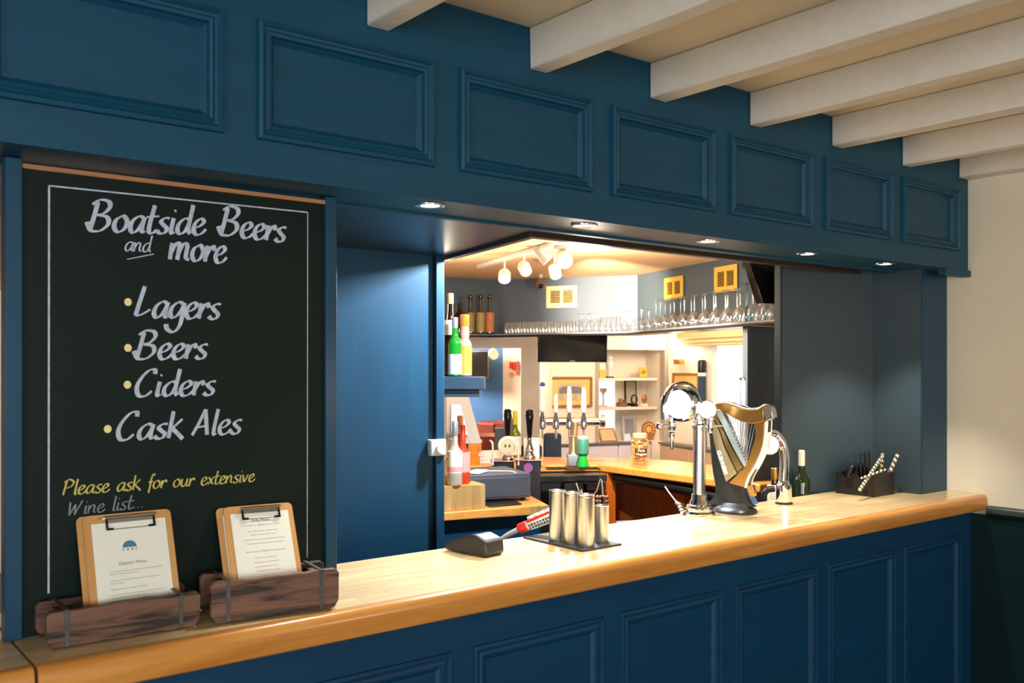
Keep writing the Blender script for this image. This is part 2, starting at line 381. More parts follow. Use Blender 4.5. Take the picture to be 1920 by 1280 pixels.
# soffit behind the fascia, ending in the servery opening
E1 = (2.09, 2.494); E2 = (2.25, 3.24)
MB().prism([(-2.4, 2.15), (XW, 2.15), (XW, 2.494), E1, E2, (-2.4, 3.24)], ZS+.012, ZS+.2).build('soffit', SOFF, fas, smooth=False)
mb = MB(); mb.box(-2.4, XW, 2.15, 2.315, ZS+.002, ZS+.012).box(-2.4, XW, 2.315, 2.34, ZS-.006, ZS+.012)
mb.build('soffit_batten', BLUE, fas, bevel=.003)
mb = MB(); mb.prism([(2.06, 2.47), (XW, 2.47), (XW, 2.505), (2.101, 2.505), (2.262, 3.245), (2.232, 3.245)], ZS-.004, ZS+.03)
mb.build('opening_trim', mat('dark_brown_trim', (60, 44, 40), .35), fas, bevel=.003)
MB().box(4.19, XW, 2.085, 2.13, ZS-.03, ZS+.002).build('corner_block', BLUE, fas, bevel=.004)
# pillar and panels beside the opening
wp = struct(MB().prism([(4.192, 2.2), (XW, 2.2), (XW, 2.6), (4.192, 2.6)], ZT, ZS+.2).build('wall_pillar', BLUEV))
MB().box(4.184, 4.192, 2.203, 2.445, ZT, ZS+.01).build('return_shade_sheet', PANR, wp)  # added thin sheet; shading of the pillar's return is put into its colour
PA = (4.19, 2.44); PB = (3.735, 2.649)
mb = MB(); mb.prism([PA, (4.19, 2.48), (3.75, 2.68), PB], .0, ZI)
pnl = struct(mb.build('wall_panel_right', PANR))
MB().prism([(PB[0]-.003, PB[1]-.003), (PB[0]+.005, PB[1]-.007), (PB[0]+.009, PB[1]+.03), (PB[0], PB[1]+.034)], ZT, ZI).build('edge_strip', mat('dark_blue_strip', (14, 34, 46), .5), pnl, bevel=.002)
wl = struct(MB().box(1.05, 2.215, 3.24, 3.28, 0, ZS+.1).build('wall_panel_left', BLUEV))
MB().box(2.18, 2.222, 3.222, 3.295, 0, ZS+.02).build('edge_strip', BLUEV, wl, bevel=.003)
MB().box(2.176, 2.181, 3.232, 3.241, 0, ZS+.01).build('joint_shade_strip', mat('joint_shade_blue', (8, 24, 44), .6), wl)  # solid dark strip; shade of the joint is put into its colour
# ------------------------------------------------------------------ downlights
dl = thing('downlight', '', 'light')
MB().lathe([(.029, .004), (.029, -.003), (.038, -.005), (.043, -.003), (.044, .004)], (0, 0, 0), 32).build('bezel', CHROMEB, dl)
MB().lathe([(.0, .0), (.027, .0), (.027, .003), (0, .003)], (0, 0, 0), 24).build('lens', BULBC, dl)
names = ['nearest the chalkboard', 'second from the chalkboard', 'middle one of the five', 'second from the right pillar', 'nearest the right pillar']
for i, x in enumerate([1.458, 2.045, 2.651, 3.26, 3.843]):
    placed(dl, i == 0, (x, 2.185, ZS+.002), 0, 'round recessed downlight in the blue soffit over the bar, '+names[i], 'downlights in the soffit')
    light('downlight_lamp', 'SPOT', (x, 2.185, ZS-.008), (40 if i < 3 else 44) if i < 4 else 46, DOWN, .02, target=(x, 2.19, 0), angle=82, blend=.5)
# ------------------------------------------------------------------ bar front and bar top
rl = [(3.819-.5705*k, 3.819-.5705*k+.485) for k in range(0, 9)][::-1]
bf = panelled('panelled_bar', 2.08, 0, ZT-.068, -1.3, XW-.018, rl, .2, .905, BLUED, .010, BLUED, XW, .5)
tag(bf, 'deep blue panelled bar front under the wooden top', 'bar')
bt = thing('worktop', 'long honey coloured wooden bar top with rounded front edge', 'worktop', (.42, 2.01, ZT-.07))
def nosing(x0, x1, parent, mm):
    pr = [(0.032, 0), (.006, 0), (0, .006), (0, .046), (.003, .058), (.009, .066), (.018, .07), (.032, .07)]
    MB().extr([(a, b) for a, b in pr], (x0, 2.01, ZT-.07), (0, 1, 0), (0, 0, 1), (x1-x0, 0, 0)).build('nosing', mm, parent, angle=50)
nosing(.425, 3.36, bt, OAKE); nosing(3.3606, XW-.001, bt, OAKE)
yy = 2.0426; rows = 6; rw = (2.517-yy)/rows
for r in range(rows):
    x = .425; first = True
    while x < XW-.01:
        ln = random.uniform(.55, 1.0) if not first else random.uniform(.25, .9)
        x2 = min(x+ln, XW-.001)
        if XW-x2 < .2: x2 = XW-.001
        MB().box(x, x2-.0004, yy+r*rw, yy+(r+1)*rw-.0004, ZT-.035, ZT).build('plank', OAK, bt, smooth=False)
        x = x2; first = False
fl = thing('worktop_flap', 'lift-up end section of the wooden bar top at the far left', 'worktop', (-.5, 2.01, ZT-.07))
nosing(-1.3, .418, fl, OAKE)
for r in range(3):
    MB().box(-1.3, .418, 2.0426+r*.158, 2.0426+(r+1)*.158-.0006, ZT-.035, ZT).build('plank', OAK, fl, smooth=False)
tag(MB().box(-1.2, .30, 2.60, 2.9, 0, 1.17).build('cupboard', mat('dark_brown_cupboard', (60, 34, 20), .4), bevel=.004), 'dark brown cupboard glimpsed left of the chalkboard', 'cupboard')
# ------------------------------------------------------------------ chalkboard
YB = 2.25
cb = thing('chalkboard', 'tall black chalkboard with hand lettered beer list, standing on the bar', 'chalkboard', (.8, YB, ZT))
xL = onY(40, 688, YB).x; xR = onY(607, 688, YB).x; x00 = onY(7, 688, YB).x; x01 = onY(628, 688, YB).x
MB().box(xL-.005, xR+.005, YB, YB+.018, ZT+.002, EYE+.435).build('board', BOARDM, cb)
MB().box(x00, xL, YB-.012, YB+.03, ZT+.001, ZS).build('stile', BLUEV, cb, bevel=.002)
MB().box(xR, x01, YB-.012, YB+.03, ZT+.001, ZS).build('stile', BLUEV, cb, bevel=.002)
MB().box(xL, xR, YB-.008, YB+.02, EYE+.430, EYE+.440).build('top_batten', RAWW, cb)
YS = YB-.0007
def B(px, py): p = onY(px, py, YS); return (p.x, p.z)
def line(mb, p, q, wd):
    p = Vector(p); q = Vector(q); d = (q-p).normalized(); n = Vector((-d.y, d.x))*wd/2
    a = [p+n, q+n, q-n, p-n]; mb.add([(t.x, YS, t.y) for t in a], [(0, 1, 2, 3)])
mb = MB(); c1, c2, c3, c4 = B(92, 348), B(577, 398), B(576, 1045), B(91, 1112)
line(mb, c1, c2, .0035); line(mb, c2, c3, .0025); line(mb, c1, c4, .0042)
mb.build('chalk_border', CHALK, cb, smooth=False)
AL = {  # stroke alphabet: (advance, strokes); x-height 1
 'a': (.98, [[(.80, .92), (.52, 1.02), (.18, .72), (.08, .28), (.24, .0), (.5, .14), (.74, .6), (.86, 1.0)], [(.86, 1.0), (.76, .4), (.80, .05), (.98, .08)]]),
 'b': (.9, [[(.2, 1.9), (.1, .1)], [(.15, .6), (.5, 1), (.8, .6), (.5, 0), (.1, .1)]]),
 'c': (.8, [[(.75, .9), (.4, 1), (.08, .45), (.3, 0), (.75, .15)]]),
 'd': (.98, [[(.78, .92), (.48, 1.0), (.14, .66), (.08, .22), (.28, 0), (.56, .2), (.74, .7), (.82, 1.3), (.88, 1.9)], [(.88, 1.9), (.78, .9), (.74, .3), (.9, .03)]]),
 'e': (.84, [[(.14, .42), (.46, .56), (.68, .84), (.48, 1.03), (.18, .78), (.08, .34), (.26, .0), (.58, .05), (.86, .36)]]),
 'f': (.62, [[(.75, 1.7), (.55, 1.85), (.38, 1.4), (.3, .4), (.2, -.5)], [(.08, .85), (.65, .95)]]),
 'g': (.96, [[(.80, .92), (.5, 1.02), (.16, .7), (.08, .28), (.24, .02), (.52, .18), (.76, .6), (.86, 1.0)], [(.86, 1.0), (.82, .2), (.72, -.5), (.4, -.9), (.0, -.72), (-.1, -.4)]]),
 'i': (.42, [[(.2, 1.0), (.12, .3), (.16, .02), (.34, .1)], [(.2, 1.42), (.27, 1.5)]]),
 'k': (.9, [[(.22, 1.85), (.1, .0)], [(.8, 1.3), (.2, .6)], [(.3, .62), (.6, .3), (.95, -.1)]]),
 'l': (.4, [[(.26, 1.85), (.14, .6), (.14, .02), (.32, .06)]]),
 'm': (1.4, [[(.08, 1.0), (.04, .0)], [(.07, .4), (.35, 1.0), (.56, .9), (.52, .0)], [(.56, .4), (.82, 1.0), (1.08, .9), (1.06, .2), (1.3, .05)]]),
 'n': (.94, [[(.08, 1.0), (.04, .0)], [(.07, .35), (.4, .98), (.66, .85), (.62, .2), (.84, .05)]]),
 'o': (.92, [[(.5, 1.0), (.16, .76), (.08, .3), (.32, .0), (.66, .2), (.78, .66), (.56, 1.0), (.42, .96)]]),
 'r': (.66, [[(.12, 1.0), (.06, .0)], [(.08, .3), (.32, .86), (.52, 1.0), (.6, .78), (.72, .86)]]),
 's': (.74, [[(.70, .98), (.42, .98), (.2, .76), (.36, .54), (.58, .32), (.48, .04), (.2, .0), (.0, .18)]]),
 't': (.66, [[(.38, 1.75), (.22, .7), (.2, .1), (.42, .0), (.66, .22)], [(-.02, 1.0), (.72, 1.08)]]),
 'u': (.96, [[(.12, 1.0), (.08, .3), (.28, .0), (.58, .3), (.74, 1.0)], [(.74, 1.0), (.68, .2), (.9, .04)]]),
 'v': (.8, [[(.08, 1.0), (.26, .04), (.72, 1.0)]]),
 'x': (.8, [[(.1, 1.0), (.64, .02)], [(.72, 1.0), (.04, .02)]]),
 'A': (1.25, [[(.0, .0), (.36, .9), (.68, 1.85)], [(.68, 1.85), (.82, .9), (.96, .0)], [(.24, .55), (.95, .68)]]),
 'B': (1.3, [[(.32, 1.8), (.2, .9), (.06, .0)], [(.02, 1.62), (.42, 1.92), (.9, 1.84), (1.0, 1.5), (.72, 1.12), (.36, 1.0)], [(.36, 1.0), (.92, .88), (1.02, .46), (.66, .06), (.28, .0), (.06, .1), (-.16, .55)]]),
 'C': (1.2, [[(1.05, 1.55), (1.02, 1.85), (.66, 1.78), (.26, 1.2), (.1, .6), (.26, .06), (.64, .02), (.98, .36)]]),
 'K': (1.2, [[(.28, 1.85), (.1, .0)], [(1.05, 1.8), (.25, .8)], [(.35, .9), (.66, .5), (1.1, -.06)]]),
 'L': (1.05, [[(.42, 1.95), (.22, .9), (.08, .08)], [(.08, .08), (.4, .16), (.9, .5)]]),
 'P': (1.15, [[(.3, 1.75), (.06, .0)], [(.02, 1.5), (.5, 1.85), (1.0, 1.55), (.85, 1.05), (.3, .8)]]),
 'W': (1.6, [[(.1, 1.6), (.14, .0)], [(.14, .0), (.66, 1.3)], [(.66, 1.3), (.68, .0)], [(.68, .0), (1.34, 1.7)]]),
 '.': (.42, [[(.1, .08), (.22, .14)]]), ' ': (.8, [])}
def lettering(txt, pa, pb, xh, wmax, wmin, m, slant=.12, nib=R(20), jit=0.0):
    a = Vector(B(*pa)); b = Vector(B(*pb)); tot = sum(AL[ch][0] for ch in txt); dirv = (b-a)
    up = Vector((0, 1)); u = dirv/tot; d0 = onY(pa[0], pa[1], YS); dep = d0.x*SN+d0.y*CS; s = xh*dep/K
    mb = MB(); x = 0; ns = 0
    for ch in txt:
        for st in AL[ch][1]:
            ns = (ns+1) % 4
            pts = [a+u*(x+p[0])+up*s*p[1]+dirv.normalized()*s*p[1]*slant for p in st]
            pts = catmull(pts, 5) if len(pts) > 1 else pts
            vs = []; n = len(pts)
            for i, p in enumerate(pts):
                t = (pts[min(i+1, n-1)]-pts[max(i-1, 0)]).normalized(); ang = math.atan2(t.y, t.x)
                wd = wmin+(wmax-wmin)*abs(math.sin(ang-nib))**1.2
                wd *= 1 if n > 12 or i not in (0, n-1) else .9
                nn = Vector((-t.y, t.x))*wd/2*dep/K; vs += [p+nn, p-nn]
            mb.add([(q.x, YS-.0003*ns-.00001*k_, q.y) for k_, q in enumerate(vs)], [(2*i, 2*i+1, 2*i+3, 2*i+2) for i in range(n-1)])
        x += AL[ch][0]
    return mb.build('lettering', m, cb, smooth=False)
lettering('Boatside', (166, 433), (384, 440), 31, 9.5, 2.6, CHALK)
lettering('Beers', (412, 440), (535, 454), 29, 9.5, 2.6, CHALK)
lettering('and', (233, 470), (283, 473), 17, 3.5, 1.6, CHALK)
lettering('more', (317, 486), (423, 493), 31, 9, 2.6, CHALK)
lettering('Lagers', (251, 594), (412, 598), 30, 9.5, 2.6, CHALK)
lettering('Beers', (254, 673), (388, 672), 28, 9, 2.6, CHALK)
lettering('Ciders', (251, 743), (403, 740), 27, 9, 2.6, CHALK)
lettering('Cask', (216, 825), (341, 820), 28, 9, 2.6, CHALK)
lettering('Ales', (360, 816), (452, 812), 26, 8, 2.6, CHALK)
lettering('Please ask for our extensive', (117, 928), (477, 902), 15.5, 3.8, 1.7, CHALKY)
lettering('Wine list...', (127, 966), (270, 951), 15, 3.2, 1.5, CHALKG)
mb = MB(); line(mb, B(238, 486), B(289, 476), .0022); mb.build('underline', CHALK, cb, smooth=False)
for px, py in ((240, 566), (240, 652), (239, 721), (202, 804)):
    x, z = B(px, py); MB().add([(x+.0085*math.cos(a*math.pi/8), YS, z+.0092*math.sin(a*math.pi/8)) for a in range(16)], [tuple(range(16))]).build('bullet_dot', CHALKD, cb, smooth=False)
# ------------------------------------------------------------------ brick-mould trays with menus on clipboards
def tray(label, x0, yf, L, D, H, rz, zz=ZT+.001):
    t = thing('wooden_tray', label, 'tray', (x0, yf, zz), rz); W = WM[t.name]; th = .02
    def side(y0, y1, nm='side_board'):
        mb = MB(); n = 12; pts = [(.0, .020), (.010, .004), (.022, 0)]+[(.022+(L-.044)*i/n, random.uniform(0, .004)) for i in range(1, n)]+[(L-.022, 0), (L-.010, .004), (L, .020), (L+.001, H-.010), (L-.008, H-.001)]
        pts += [(L-.010-(L-.02)*i/n, H-random.uniform(0, .0035)) for i in range(1, n)]+[(.008, H-.001), (0, H-.010)]
        mb.extr(pts, W @ Vector((0, y0, 0)), W.to_3x3() @ Vector((1, 0, 0)), (0, 0, 1), W.to_3x3() @ Vector((0, y1-y0, 0)))
        return mb.build(nm, OLDW, t, bevel=.0016, angle=22)
    side(0, th); side(D-th, D)
    for xx in (.03, L-.05): MB().box(xx, xx+.02, th, D-th, .004, H-.014, W).build('end_board', OLDW2, t, bevel=.002)
    MB().box(.05, L-.05, th, D-th, .004, .016, W).build('base_board', OLDW2, t)
    for xx in (.034, L-.048):
        MB().box(xx, xx+.009, -.0015, 0, .004, H-.004, W).box(xx, xx+.009, -.0015, D+.0015, H-.0015, H+.0005, W).build('iron_band', IRON, t)
    return t
tray('low weathered dark wooden tray at the left end of the bar', .462, 2.113, .318, .128, .08, R(-1.5))
tray('rough dark wooden tray with splintered face, right of the other tray', .800, 2.092, .305, .125, .097, R(-7.5))
def clipboard(label, bl, br, tl, W_, H_, lines, head, emblem, offs):
    bl, br, tl = map(Vector, (bl, br, tl)); u = (br-bl).normalized(); v = (tl-bl); v = (v-u*v.dot(u)).normalized(); n = u.cross(v)
    t = thing('clipboard', label, 'clipboard', bl)
    def rr(w_, h_, r=.012, x0=0, y0=0):
        pts = []
        for cx, cy, a0 in ((w_-r, h_-r, 0), (r, h_-r, 90), (r, r, 180), (w_-r, r, 270)):
            for k in range(5): a = R(a0+22.5*k); pts.append((x0+cx+r*math.cos(a), y0+cy+r*math.sin(a)))
        return pts
    def at(x, y, z): return bl+u*x+v*y+n*z
    MB().extr(rr(W_, H_), at(0, 0, 0), u, v, n*.003).build('board', HARD, t)
    pw, ph = W_*.84, H_-.028; x0 = W_*.085
    MB().extr([(0, 0), (pw, 0), (pw, ph), (0, ph)], at(x0, .008, .0032), u, v, n*.0012).build('paper', PAPER, t, smooth=False)
    # clip: a pressed steel plate with a rolled bar and two corner grips
    cw = W_*.56; cx = W_*.5-cw/2+W_*.02
    cl = MB().extr([(0, .014), (cw, .014), (cw, .028), (cw*.62, .031), (cw*.38, .031), (0, .028)], at(cx, H_-.036, .0066), u, v, n*.0016).build('clip', CHROMEB, t, smooth=False)
    MB().tube([at(cx+.014, H_-.0365, .0068), at(cx+cw-.014, H_-.0365, .0068)], .0011, 8).build('jaw_wire', CHROMEB, cl)
    MB().tube([at(cx-.002, H_-.010, .009), at(cx+cw+.002, H_-.010, .009)], .0045, 12).build('spring_roll', CHROME, cl)
    for pl in ([(0, 0), (.016, 0), (.016, .005), (.005, .005), (.005, .024), (0, .024)], [(cw, 0), (cw, .024), (cw-.005, .024), (cw-.005, .005), (cw-.016, .005), (cw-.016, 0)]):
        MB().extr(pl, at(cx, H_-.038, .0062), u, v, n*.003).build('corner_grip', BLACKG, cl, bevel=.0008)
    M = lambda x, y: frameM(at(x, y, .0047), u, v)
    for i, (yy_, xa, xb) in enumerate(lines):
        mb = MB(); x = xa
        while x < xb:
            l = min(random.uniform(.004, .012), xb-x); a = at(x, yy_, .0047)
            mb.add([a, a+u*l, a+u*l+v*.0011, a+v*.0011], [(0, 1, 2, 3)]); x += l+.0014
        mb.build('text_line', INK, t, smooth=False)
    for txt, size, x, y in head: text_mesh(txt, size, M(x, y), 'heading', INKD, t)
    if emblem:
        ex, ey, er = emblem
        pts = [(ex+er*math.cos(R(a)), ey+er*math.sin(R(a))) for a in range(0, 181, 15)]
        MB().extr(pts, at(0, 0, .0044), u, v, n*.0003).build('emblem', LOGO, t, smooth=False)
        mb = MB()
        for k, wq in ((-1, .0024), (-.42, .0045), (.2, .0045), (.8, .0024)):
            mb.extr([(ex+er*k, ey-.006), (ex+er*k+wq, ey-.006), (ex+er*k+wq, ey-.003), (ex+er*k, ey-.003)], at(0, 0, .0044), u, v, n*.0003)
        mb.build('emblem_marks', INKD, t, smooth=False)
    return t
ln = [(.118, .045, .16), (.112, .045, .11), (.098, .045, .155), (.092, .045, .075), (.079, .045, .125), (.067, .045, .165), (.061, .045, .12), (.051, .12, .14)]
clipboard('wooden clipboard holding a paper with teal half-round emblem', (.560, 2.150, 1.111), (.753, 2.148, 1.111), (.566, 2.236, 1.345), .194, .250, ln, [('Dessert Menu', .0105, .097, .135)], (.094, .170, .0155), 0)
clipboard('plain clipboard behind the one with the teal emblem', (.549, 2.160, 1.111), (.742, 2.158, 1.111), (.5545, 2.246, 1.343), .186, .248, [], [], None, 0)
ln2 = [(.197, .035, .073), (.197, .098, .135), (.182, .05, .125), (.173, .055, .12), (.161, .04, .14), (.151, .045, .135), (.131, .04, .078), (.131, .094, .140), (.115, .06, .115), (.104, .055, .118), (.093, .058, .116), (.083, .06, .12)]
clipboard('wooden clipboard with a printed menu of centred lines', (.868, 2.118, 1.113), (1.036, 2.098, 1.113), (.889, 2.228, 1.338), .171, .250, ln2, [('Kids Menu', .0105, .087, .210), ('Starters', .006, .087, .198), ('Mains', .006, .087, .132)], None, 0)
clipboard('plain clipboard behind the one with centred lines', (.854, 2.131, 1.113), (1.022, 2.111, 1.113), (.874, 2.240, 1.334), .166, .247, [], [], None, 0)
# ------------------------------------------------------------------ things on the bar
t = thing('card_terminal', 'dark grey card payment terminal lying on the bar top', 'card reader', (1.770, 2.388, ZT+.0005), R(10))
W = WM[t.name] @ Matrix.Diagonal((1, .84, 1.12, 1))
side_ = [(-.125, .018), (-.120, .003), (-.02, .002), (.03, .0), (.085, .0), (.096, .008), (.092, .040), (.084, .046), (.03, .058), (.015, .057), (-.10, .034), (-.122, .026)]
MB().extr(side_, W @ Vector((-.042, 0, 0)), W.to_3x3() @ Vector((0, -1, 0)), (0, 0, 1.12), W.to_3x3() @ Vector((.084, 0, 0))).build('body', mat('terminal_charcoal', (44, 42, 42), .35), t, bevel=.006)
ux = W.to_3x3() @ Vector((1, 0, 0)); uy = W.to_3x3() @ Vector((0, -1, 0))
a = Vector((0, .034, .0585)); b_ = Vector((0, .083, .0465)); vv = (uy*(.083-.034)+Vector((0, 0, -.0109*1.12)))
o_ = W @ Vector((-.034, -.034, .0576))
MB().extr([(0, 0), (.068, 0), (.068, 1), (0, 1)], o_, ux*1.0, vv, ux.cross(vv).normalized()*-.001).build('screen', mat('terminal_screen', (120, 124, 132), .15), t, smooth=False)
mb = MB(); s2 = Vector((0, 0, 1)); vk = (uy*-.11+Vector((0, 0, -.022)))
for r in range(4):
    for c in range(3):
        p = W @ Vector((-.030+.022*c, .002+.022*r, .0535-.0046*r))
        mb.cbox((0, 0, 0), (.016, .012, .004), Matrix.Translation(p) @ Matrix.Rotation(R(10), 4, 'Z') @ Matrix.Rotation(R(-14), 4, 'X'))
mb.build('keypad', BLACKP, t)
# red and white lever handle leaning behind the steel cups
hA = P(940, 1012, 3.32); hB = P(972, 992, 3.29); hC = P(1040, 964, 3.24)
t = thing('bar_gun', 'red and white printed drinks gun on a grey ribbed hose behind the bar', 'drinks gun', hA)
MB().tube([hA+Vector((-.06, .10, -.25)), hA+Vector((-.03, .06, -.08)), hA, hB], [.009]*25, 12, 8).build('hose', mat('ribbed_grey_hose', (196, 194, 188), .4), t)
dr = (hC-hB).normalized()
MB().lathe([(.011, 0), (.018, .004), (.019, .034), (.017, .038)], hB, 16, dr).build('collar', RED, t)
hb2 = hB+dr*.038
MB().lathe([(.016, 0), (.019, .01), (.022, .06), (.023, .11), (.018, .13), (.006, .135)], hb2, 16, dr).build('grip', WHITEP, t)
sd = dr.cross(Vector((0, 0, 1))).normalized(); upv = sd.cross(dr)
for k in range(4): MB().cbox((0, 0, 0), (.018, .02, .014), frameM(hb2+dr*(.02+.024*k)+upv*.0215, dr, sd)).build('button', WHITEP, t, bevel=.003)
MB().cbox((0, 0, 0), (.11, .003, .010), frameM(hb2+dr*.062+upv*.013+sd*.0185, dr, sd)).build('red_stripe', RED, t)
mb = MB()
for r in range(2):
    for k in range(9):
        wq = random.uniform(.005, .009)
        mb.cbox((0, 0, 0), (wq, .002, .007), frameM(hb2+dr*(.014+.0115*k)+upv*(-.002-.010*r)+sd*(.0225-.003*r), dr, sd))
mb.build('dark_markings', GREYP, t)
# black mat and steel cups
c = [onZ(981, 1009, ZT), onZ(1092, 1035, ZT), onZ(1166, 1022, ZT), onZ(1052, 997.5, ZT)]
tag(MB().prism([(p.x, p.y) for p in c], ZT+.0004, ZT+.0065).build('bar_mat', mat('black_rubber_mat', (52, 46, 44), .6), bevel=.001), 'flat black mat under the steel cups', 'mat')
cup = thing('steel_cup', '', 'cup')
MB().lathe([(.0268, 0), (.0275, .003), (.0275, .165), (.0287, .168), (.0270, .169), (.0262, .165), (.0262, .006), (0, .006)], (0, 0, 0), 40).build('body', STEEL, cup, angle=60)
MB().lathe([(.0275, .157), (.0281, .159), (.0275, .161)], (0, 0, 0), 40).build('rim_bead', STEEL, cup)
for i, (px, py, lab) in enumerate(((1045, 1016, 'tall brushed steel cup farthest left on the black mat'), (1073, 1021.5, 'tall brushed steel cup in the middle of the three'), (1099, 1027, 'tall brushed steel cup nearest the bar front'))):
    p = onZ(px, py, ZT); placed(cup, i == 0, (p.x, p.y, ZT+.007), 0, lab, 'tall steel cups')
p = onZ(1128, 1019, ZT); t = thing('steel_cup', 'shorter brushed steel cup at the right of the mat', 'cup', (p.x, p.y, ZT+.007))
MB().lathe([(.023, 0), (.0236, .003), (.0236, .118), (.0247, .121), (.023, .122), (.0224, .118), (.0224, .006), (0, .006)], t.location, 40).build('body', STEEL, t, angle=60)
# --- single chrome column with round lit badges
FW = Vector((SN, CS, 0)); RT = Vector((CS, -SN, 0)); UP = Vector((0, 0, 1))
pc = onY(1311, 688, 2.463); dC = pc.x*SN+pc.y*CS; px2m = dC/K
base = Vector((pc.x, pc.y, ZT+.0005))
t = thing('beer_font', 'tall chrome column beer font with lit round white badges', 'beer tap', base)
def zpx(py, d=dC): return EYE-(py-HZ)*d/K
MB().lathe([(.064, 0), (.066, .006), (.062, .012), (.056, .014), (.057, .024), (.052, .028), (.050, .036), (.040, .040), (.038, .050), (.031, .060), (.031, .075), (.028, .080)], base, 40).build('base_flange', CHROME, t)
z0 = base.z+.08; zt = zpx(803)
MB().lathe([(.0245, 0), (.0245, zt-z0)], (base.x, base.y, z0), 32).build('column', CHROMEB, t)
MB().lathe([(.0245, 0), (.029, .004), (.029, .014), (.022, .02), (.022, .03), (.019, .034), (.019, zpx(765)-zt)], (base.x, base.y, zt), 32).build('collar', CHROME, t)
hc = base+RT*(-36*px2m); hc.z = zpx(757); hc = hc - FW*.03   # centre of the round head
nrm = (-FW*.80-RT*.60).normalized()
# drum casing
MB().lathe([(.050, -.05), (.064, -.045), (.071, -.02), (.070, .01), (.066, .022), (.056, .026), (.050, .020)], hc, 48, nrm).build('badge_drum', CHROME, t)
MB().lathe([(0, 0.020), (.046, .020), (.049, .024), (.038, .031), (0, .034)], hc, 40, nrm).build('lit_badge', WHITEG, t)
# the arched pipe from head to column
ap = [hc+RT*(-.066)+UP*(-.06), hc+RT*(-.068)+UP*.0, hc+RT*(-.045)+UP*.052+FW*.01, hc+RT*.002+UP*.076+FW*.02, hc+RT*.05+UP*.056+FW*.03, Vector((base.x, base.y, zpx(765)))+UP*.0, Vector((base.x, base.y, zpx(800)))]
MB().tube(ap, .0165, 16, 8).build('arched_pipe', CHROME, t)
sp = base+RT*(-53*px2m)-FW*.02; sp.z = zpx(797)
MB().lathe([(.009, -.02), (.016, -.016), (.018, 0), (.016, .016), (.010, .022), (.010, .045)], sp, 20).lathe([(.007, -.095), (.008, -.05), (.012, -.044), (.013, -.030), (.009, -.022)], sp, 16).build('tap', CHROME, t)
MB().tube([sp, sp+RT*-.045], .004, 10).ball(sp+RT*-.049, .0155).lathe([(.006, 0), (.012, .002), (.012, .012), (.006, .016)], sp+RT*-.04, 12, -RT).build('tap_lever', CHROME, t)
g2 = base+RT*(11*px2m)-FW*.045; g2.z = zpx(767)
MB().lathe([(0, .016), (.022, .013), (.033, .004), (.034, -.006), (.030, -.012), (0, -.014)], g2, 32, (-FW*.98-RT*.1)).build('lit_badge', WHITEG, t)
MB().lathe([(.030, -.03), (.036, -.026), (.037, -.010), (.033, -.004)], g2, 32, (-FW*.98-RT*.1)).build('badge_ring', CHROME, t)
s3 = g2+RT*.012-UP*.052
MB().lathe([(.007, -.04), (.012, -.03), (.014, -.012), (.010, 0), (.012, .008), (.008, .03)], s3, 16).tube([s3-UP*.012, s3-UP*.010+RT*.05], .0035, 8).build('tap', CHROME, t)
mb = MB()
for k in range(9):
    a = base+RT*(-.072-.006*(k % 3))+FW*(.02*(k//3-1)); mb.ball((a.x, a.y, base.z+.014+.012*(k % 3)), .0105, 10)
mb.build('pipe_unions', CHROME, t)
MB().tube([P(1247, 912, 3.95), P(1256, 925, 3.9), P(1268, 940, 3.85), base+RT*-.07+UP*.03], .0028, 8, 6).build('tube', mat('clear_hose', (220, 214, 200), .3), t)
# --- harp shaped font
dh = 3.80; hp = P(1378, 953, dh); hbse = Vector((hp.x, hp.y, ZT+.0005))
t = thing('harp_font', 'golden harp shaped beer font on a dark curved stand', 'beer tap', hbse)
th = R(36); wv = (FW*math.cos(th)+RT*math.sin(th)); uu = (RT*math.cos(th)-FW*math.sin(th))
def H(pts, cx=1378.0): return [((x-cx)*dh/K/math.cos(th), -(y-HZ)*dh/K) for x, y in pts]
org = Vector((hp.x, hp.y, EYE)) - wv*.035 - uu*.0
def cm2(pts, k=5): return [(p.x, p.y) for p in catmull([Vector(p) for p in pts], k)]
DP = wv*.058
def hband(A, B, m, nm, z=0, dp=None, k=5, bev=.0):
    return MB().band(cm2(H(A), k), cm2(H(B), k), org+wv*z, uu, UP, dp if dp is not None else DP).build(nm, m, t, bevel=bev)
# soundbox (left): gold face, inner gold rail and a silver band
G1 = [(1347, 787), (1356, 806), (1366, 840), (1383, 880)]
hband([(1341, 787), (1347, 812), (1354, 850), (1369, 903)], [(1347, 787), (1357, 806), (1367, 840), (1386, 885)], GOLDP, 'soundbox', 0, DP, 5, .0015)
hband([(1345.5, 775), (1357, 803), (1368.5, 838), (1386, 882)], [(1346.5, 771), (1361, 799), (1376.5, 836.6), (1395, 874)], mat('olive_gold', (176, 156, 104), .25, 1), 'soundbox_rail', .004, DP*.85, 5, .0012)
hband([(1350, 769.5), (1362.5, 799), (1378, 836), (1396.5, 873)], [(1360, 769.5), (1375, 804), (1388.6, 841.7), (1401, 871)], mat('silver_blue_band', (206, 226, 232), .22, .7), 'silver_band', .010, DP*.6, 5, .001)
# neck
hband([(1341, 786), (1335, 773), (1345.6, 759), (1361, 755), (1380, 759), (1400, 766), (1418, 764.4), (1427, 758)],
      [(1346, 784), (1344, 775), (1346.5, 769), (1357, 767), (1373, 776), (1389, 786), (1409, 791.5), (1429.5, 787)], GOLD, 'neck', -.004, wv*.062, 5, .002)
